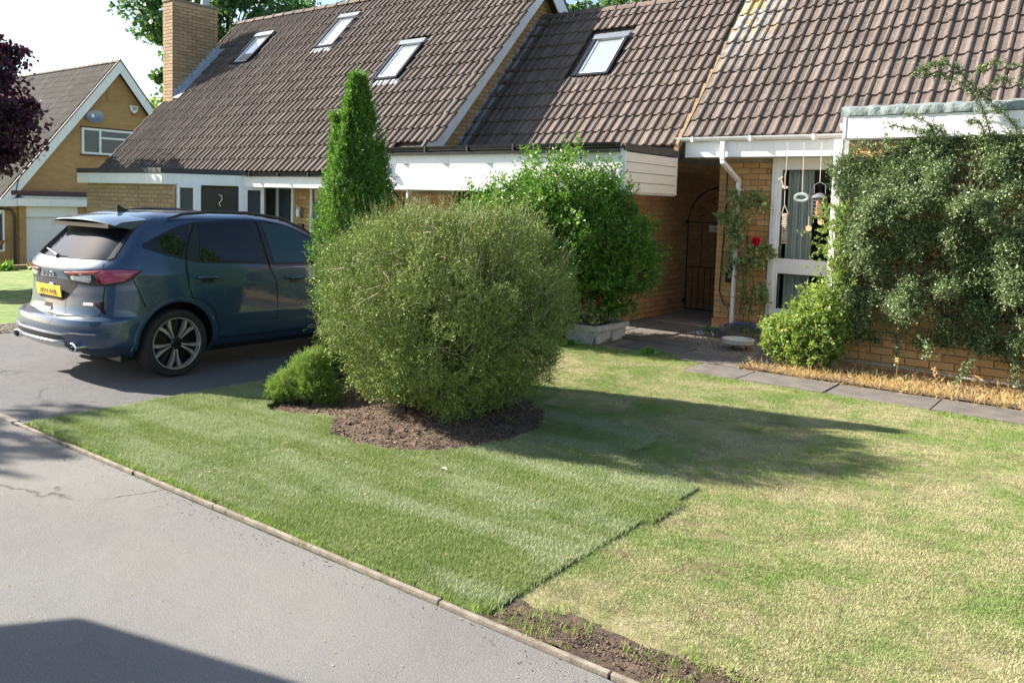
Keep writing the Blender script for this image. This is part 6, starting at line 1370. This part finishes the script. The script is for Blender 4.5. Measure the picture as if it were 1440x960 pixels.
for b_ in (-.70, -1.65):
    c = vp_(1.0, b_, .33); MB().tube([c, c-v_*.16*(-1 if b_ < -1 else 1)], .33, 24).build('wheel', 'tyre', vn)

# ================================================================== GRASS BLADES
def tuft(name, mat, nb, h0, h1, spread, lean, w):
    V, F = [], []
    for k in range(nb):
        x, y = rng.normal(0, spread, 2); an = rng.random()*6.28; h_ = rng.uniform(h0, h1); ln = rng.uniform(.2, 1)*lean*h_; dx, dy = math.cos(an), math.sin(an); sx_, sy_ = -dy*w, dx*w; i = len(V)
        V += [(x-sx_, y-sy_, 0), (x+sx_, y+sy_, 0), (x+dx*ln*.35-sx_*.8, y+dy*ln*.35-sy_*.8, h_*.6), (x+dx*ln*.35+sx_*.8, y+dy*ln*.35+sy_*.8, h_*.6), (x+dx*ln, y+dy*ln, h_)]; F += [(i, i+1, i+3, i+2), (i+2, i+3, i+4)]
    me = bpy.data.meshes.new(name); me.from_pydata(V, [], F); me.materials.append(M[mat]); return bpy.data.objects.new(name, me)
def grass(name, mat, poly, excl, h, step, box, dens, tf, density, smin, smax, label):
    o = gridmesh(name, mat, poly, excl, h, step, box, label=label, kind='stuff', dens=dens)
    ng = bpy.data.node_groups.new(name, 'GeometryNodeTree'); ng.interface.new_socket('Geometry', in_out='INPUT', socket_type='NodeSocketGeometry'); ng.interface.new_socket('Geometry', in_out='OUTPUT', socket_type='NodeSocketGeometry')
    N, L = ng.nodes, ng.links; gi = N.new('NodeGroupInput'); go = N.new('NodeGroupOutput'); dp = N.new('GeometryNodeDistributePointsOnFaces'); ip = N.new('GeometryNodeInstanceOnPoints'); oi = N.new('GeometryNodeObjectInfo')
    na = N.new('GeometryNodeInputNamedAttribute'); na.data_type = 'FLOAT'; na.inputs['Name'].default_value = 'dens'; mu = N.new('ShaderNodeMath'); mu.operation = 'MULTIPLY'; mu.inputs[1].default_value = density
    L.new(na.outputs[0], mu.inputs[0]); L.new(mu.outputs[0], dp.inputs['Density']); L.new(gi.outputs[0], dp.inputs['Mesh'])
    oi.inputs['Object'].default_value = tf; L.new(oi.outputs['Geometry'], ip.inputs['Instance']); L.new(dp.outputs['Points'], ip.inputs['Points'])
    rv = N.new('FunctionNodeRandomValue'); rv.data_type = 'FLOAT_VECTOR'; rv.inputs[0].default_value = (-.12, -.12, 0); rv.inputs[1].default_value = (.12, .12, 6.283); L.new(rv.outputs[0], ip.inputs['Rotation'])
    rs = N.new('FunctionNodeRandomValue'); rs.data_type = 'FLOAT'; rs.inputs[2].default_value = smin; rs.inputs[3].default_value = smax; L.new(rs.outputs[1], ip.inputs['Scale']); L.new(ip.outputs[0], go.inputs[0])
    md = o.modifiers.new('grass', 'NODES'); md.node_group = ng; return o
tt = tuft('turf_tuft', 'blade_turf', 12, .009, .021, .010, 1.0, .0008)
tl_ = tuft('lawn_tuft', 'blade_lawn', 11, .005, .013, .012, 1.6, .0009)
grass('turf_grass', 'turf_base', TURF, BED, hturf, .06, (-7, -2.1, 2.8, 7), lambda V: np.ones(len(V)), tt, 8500, .6, 1.25, 'short fresh green grass of the new turf')
def ld(V):
    P = V[:, :2]; d = .25+.9*np.clip((fbm(P, 1.8, 4, 51)-.30)*3, 0, 1); edge = np.clip((P[:, 1]-2.95-.30*fbm(P, 2.2, 3, 33))/.18, .16, 1)
    d2 = np.where(fbm(P, 5, 3, 52) < .33, .35, 1); return np.clip(d*edge*d2, .03, 1.2)
grass('lawn_grass', 'lawn_base', LAWN, BED, hlawn, .08, (-7, 4.5, 2.8, 9.7), ld, tl_, 8000, .6, 1.35, 'short patchy straw and green grass of the old lawn')
tf_ = tuft('fringe_tuft', 'blade_fringe', 9, .015, .042, .012, 1.0, .0014)
def fringe(name, poly, h, dens, density, label): return grass(name, 'turf_base', poly, None, h, .05, (-7, 4.5, 2.7, 10.2), dens, tf_, density, .6, 1.3, label)
def fd(V): return np.clip((fbm(V[:, :2], 3.5, 3, 71)-.45)*4, 0, 1)
fringe('kerb_fringe', [(-2.3, 2.81), (4, 2.81), (4, 3.25), (-2.3, 3.12)], lambda P: .012+0*P[:, 0], fd, 900, 'tufts of longer grass along the bare road edge')
fringe('path_fringe', [(-6.1, 9.0), (-5.3, 8.9), (-4.3, 8.75), (-4.2, 9.35), (-4.75, 9.6), (-5.5, 9.35), (-6.2, 9.3)], lambda P: .002+0*P[:, 0], lambda V: .4+fd(V), 1900, 'brighter longer grass where the lawn meets the slabs')
fringe('slab_fringe', [(-4.1, 8.50), (4, 8.50), (4, 8.66), (-4.1, 8.66)], lambda P: .002+0*P[:, 0], lambda V: .25+fd(V), 1300, 'longer grass growing against the front edge of the path')
fringe('turf_fringe', [(-6.95, 2.80), (-2.25, 2.80), (-2.25, 2.86), (-6.95, 2.86)], lambda P: .004+0*P[:, 0], lambda V: .3+.7*fd(V), 2600, 'grass of the turf hanging over the kerb')
def litter(name, P, size, mat, label, kind='stuff'):
    n = len(P); D = unit(np.c_[rng.normal(size=(n, 2)), rng.normal(0, .15, n)]); V, Q = leaves(P, D, size*rng.uniform(.6, 1.4, n), .32, .15, n_hint=np.tile(np.array([[0, 0, 1.]]), (n, 1))); return quads_obj(name, V, Q, mat, None, kind=kind, label=label)
P = np.c_[rng.uniform(-6.6, -3.8, 900), rng.uniform(4.2, 6.6, 900)]; P = P[inpoly(P, BED)]; litter('bed_litter', np.c_[P, hsoil(P)+.008], .022, 'dry_leaf', 'dead leaves and bark flakes on the soil of the bed')
P = np.c_[rng.uniform(-7, 1, 260), rng.uniform(1.2, 2.75, 260)]; litter('road_litter', np.c_[P, np.full(260, .004)], .012, 'dry_leaf', 'scattered dry leaf bits on the road')
P = np.c_[rng.uniform(-6.5, 2, 240), rng.uniform(3.0, 8.4, 240)]; litter('lawn_litter', np.c_[P, np.full(240, .034)], .02, 'dry_leaf', 'scattered dry leaves on the grass')
lf = thing('fallen_petal', (-3.72, 4.15, .03), 'single pale fallen leaf lying on the turf in front of the bed', 'leaf'); V, Q = leaves(np.array([[-3.74, 4.15, .036]]), np.array([[1., .2, .05]]), .06, .3, .2, n_hint=np.array([[0, 0, 1.]])); quads_obj('leaf_blade', V, Q, 'stone_white', lf)
print('objects', len(bpy.data.objects))
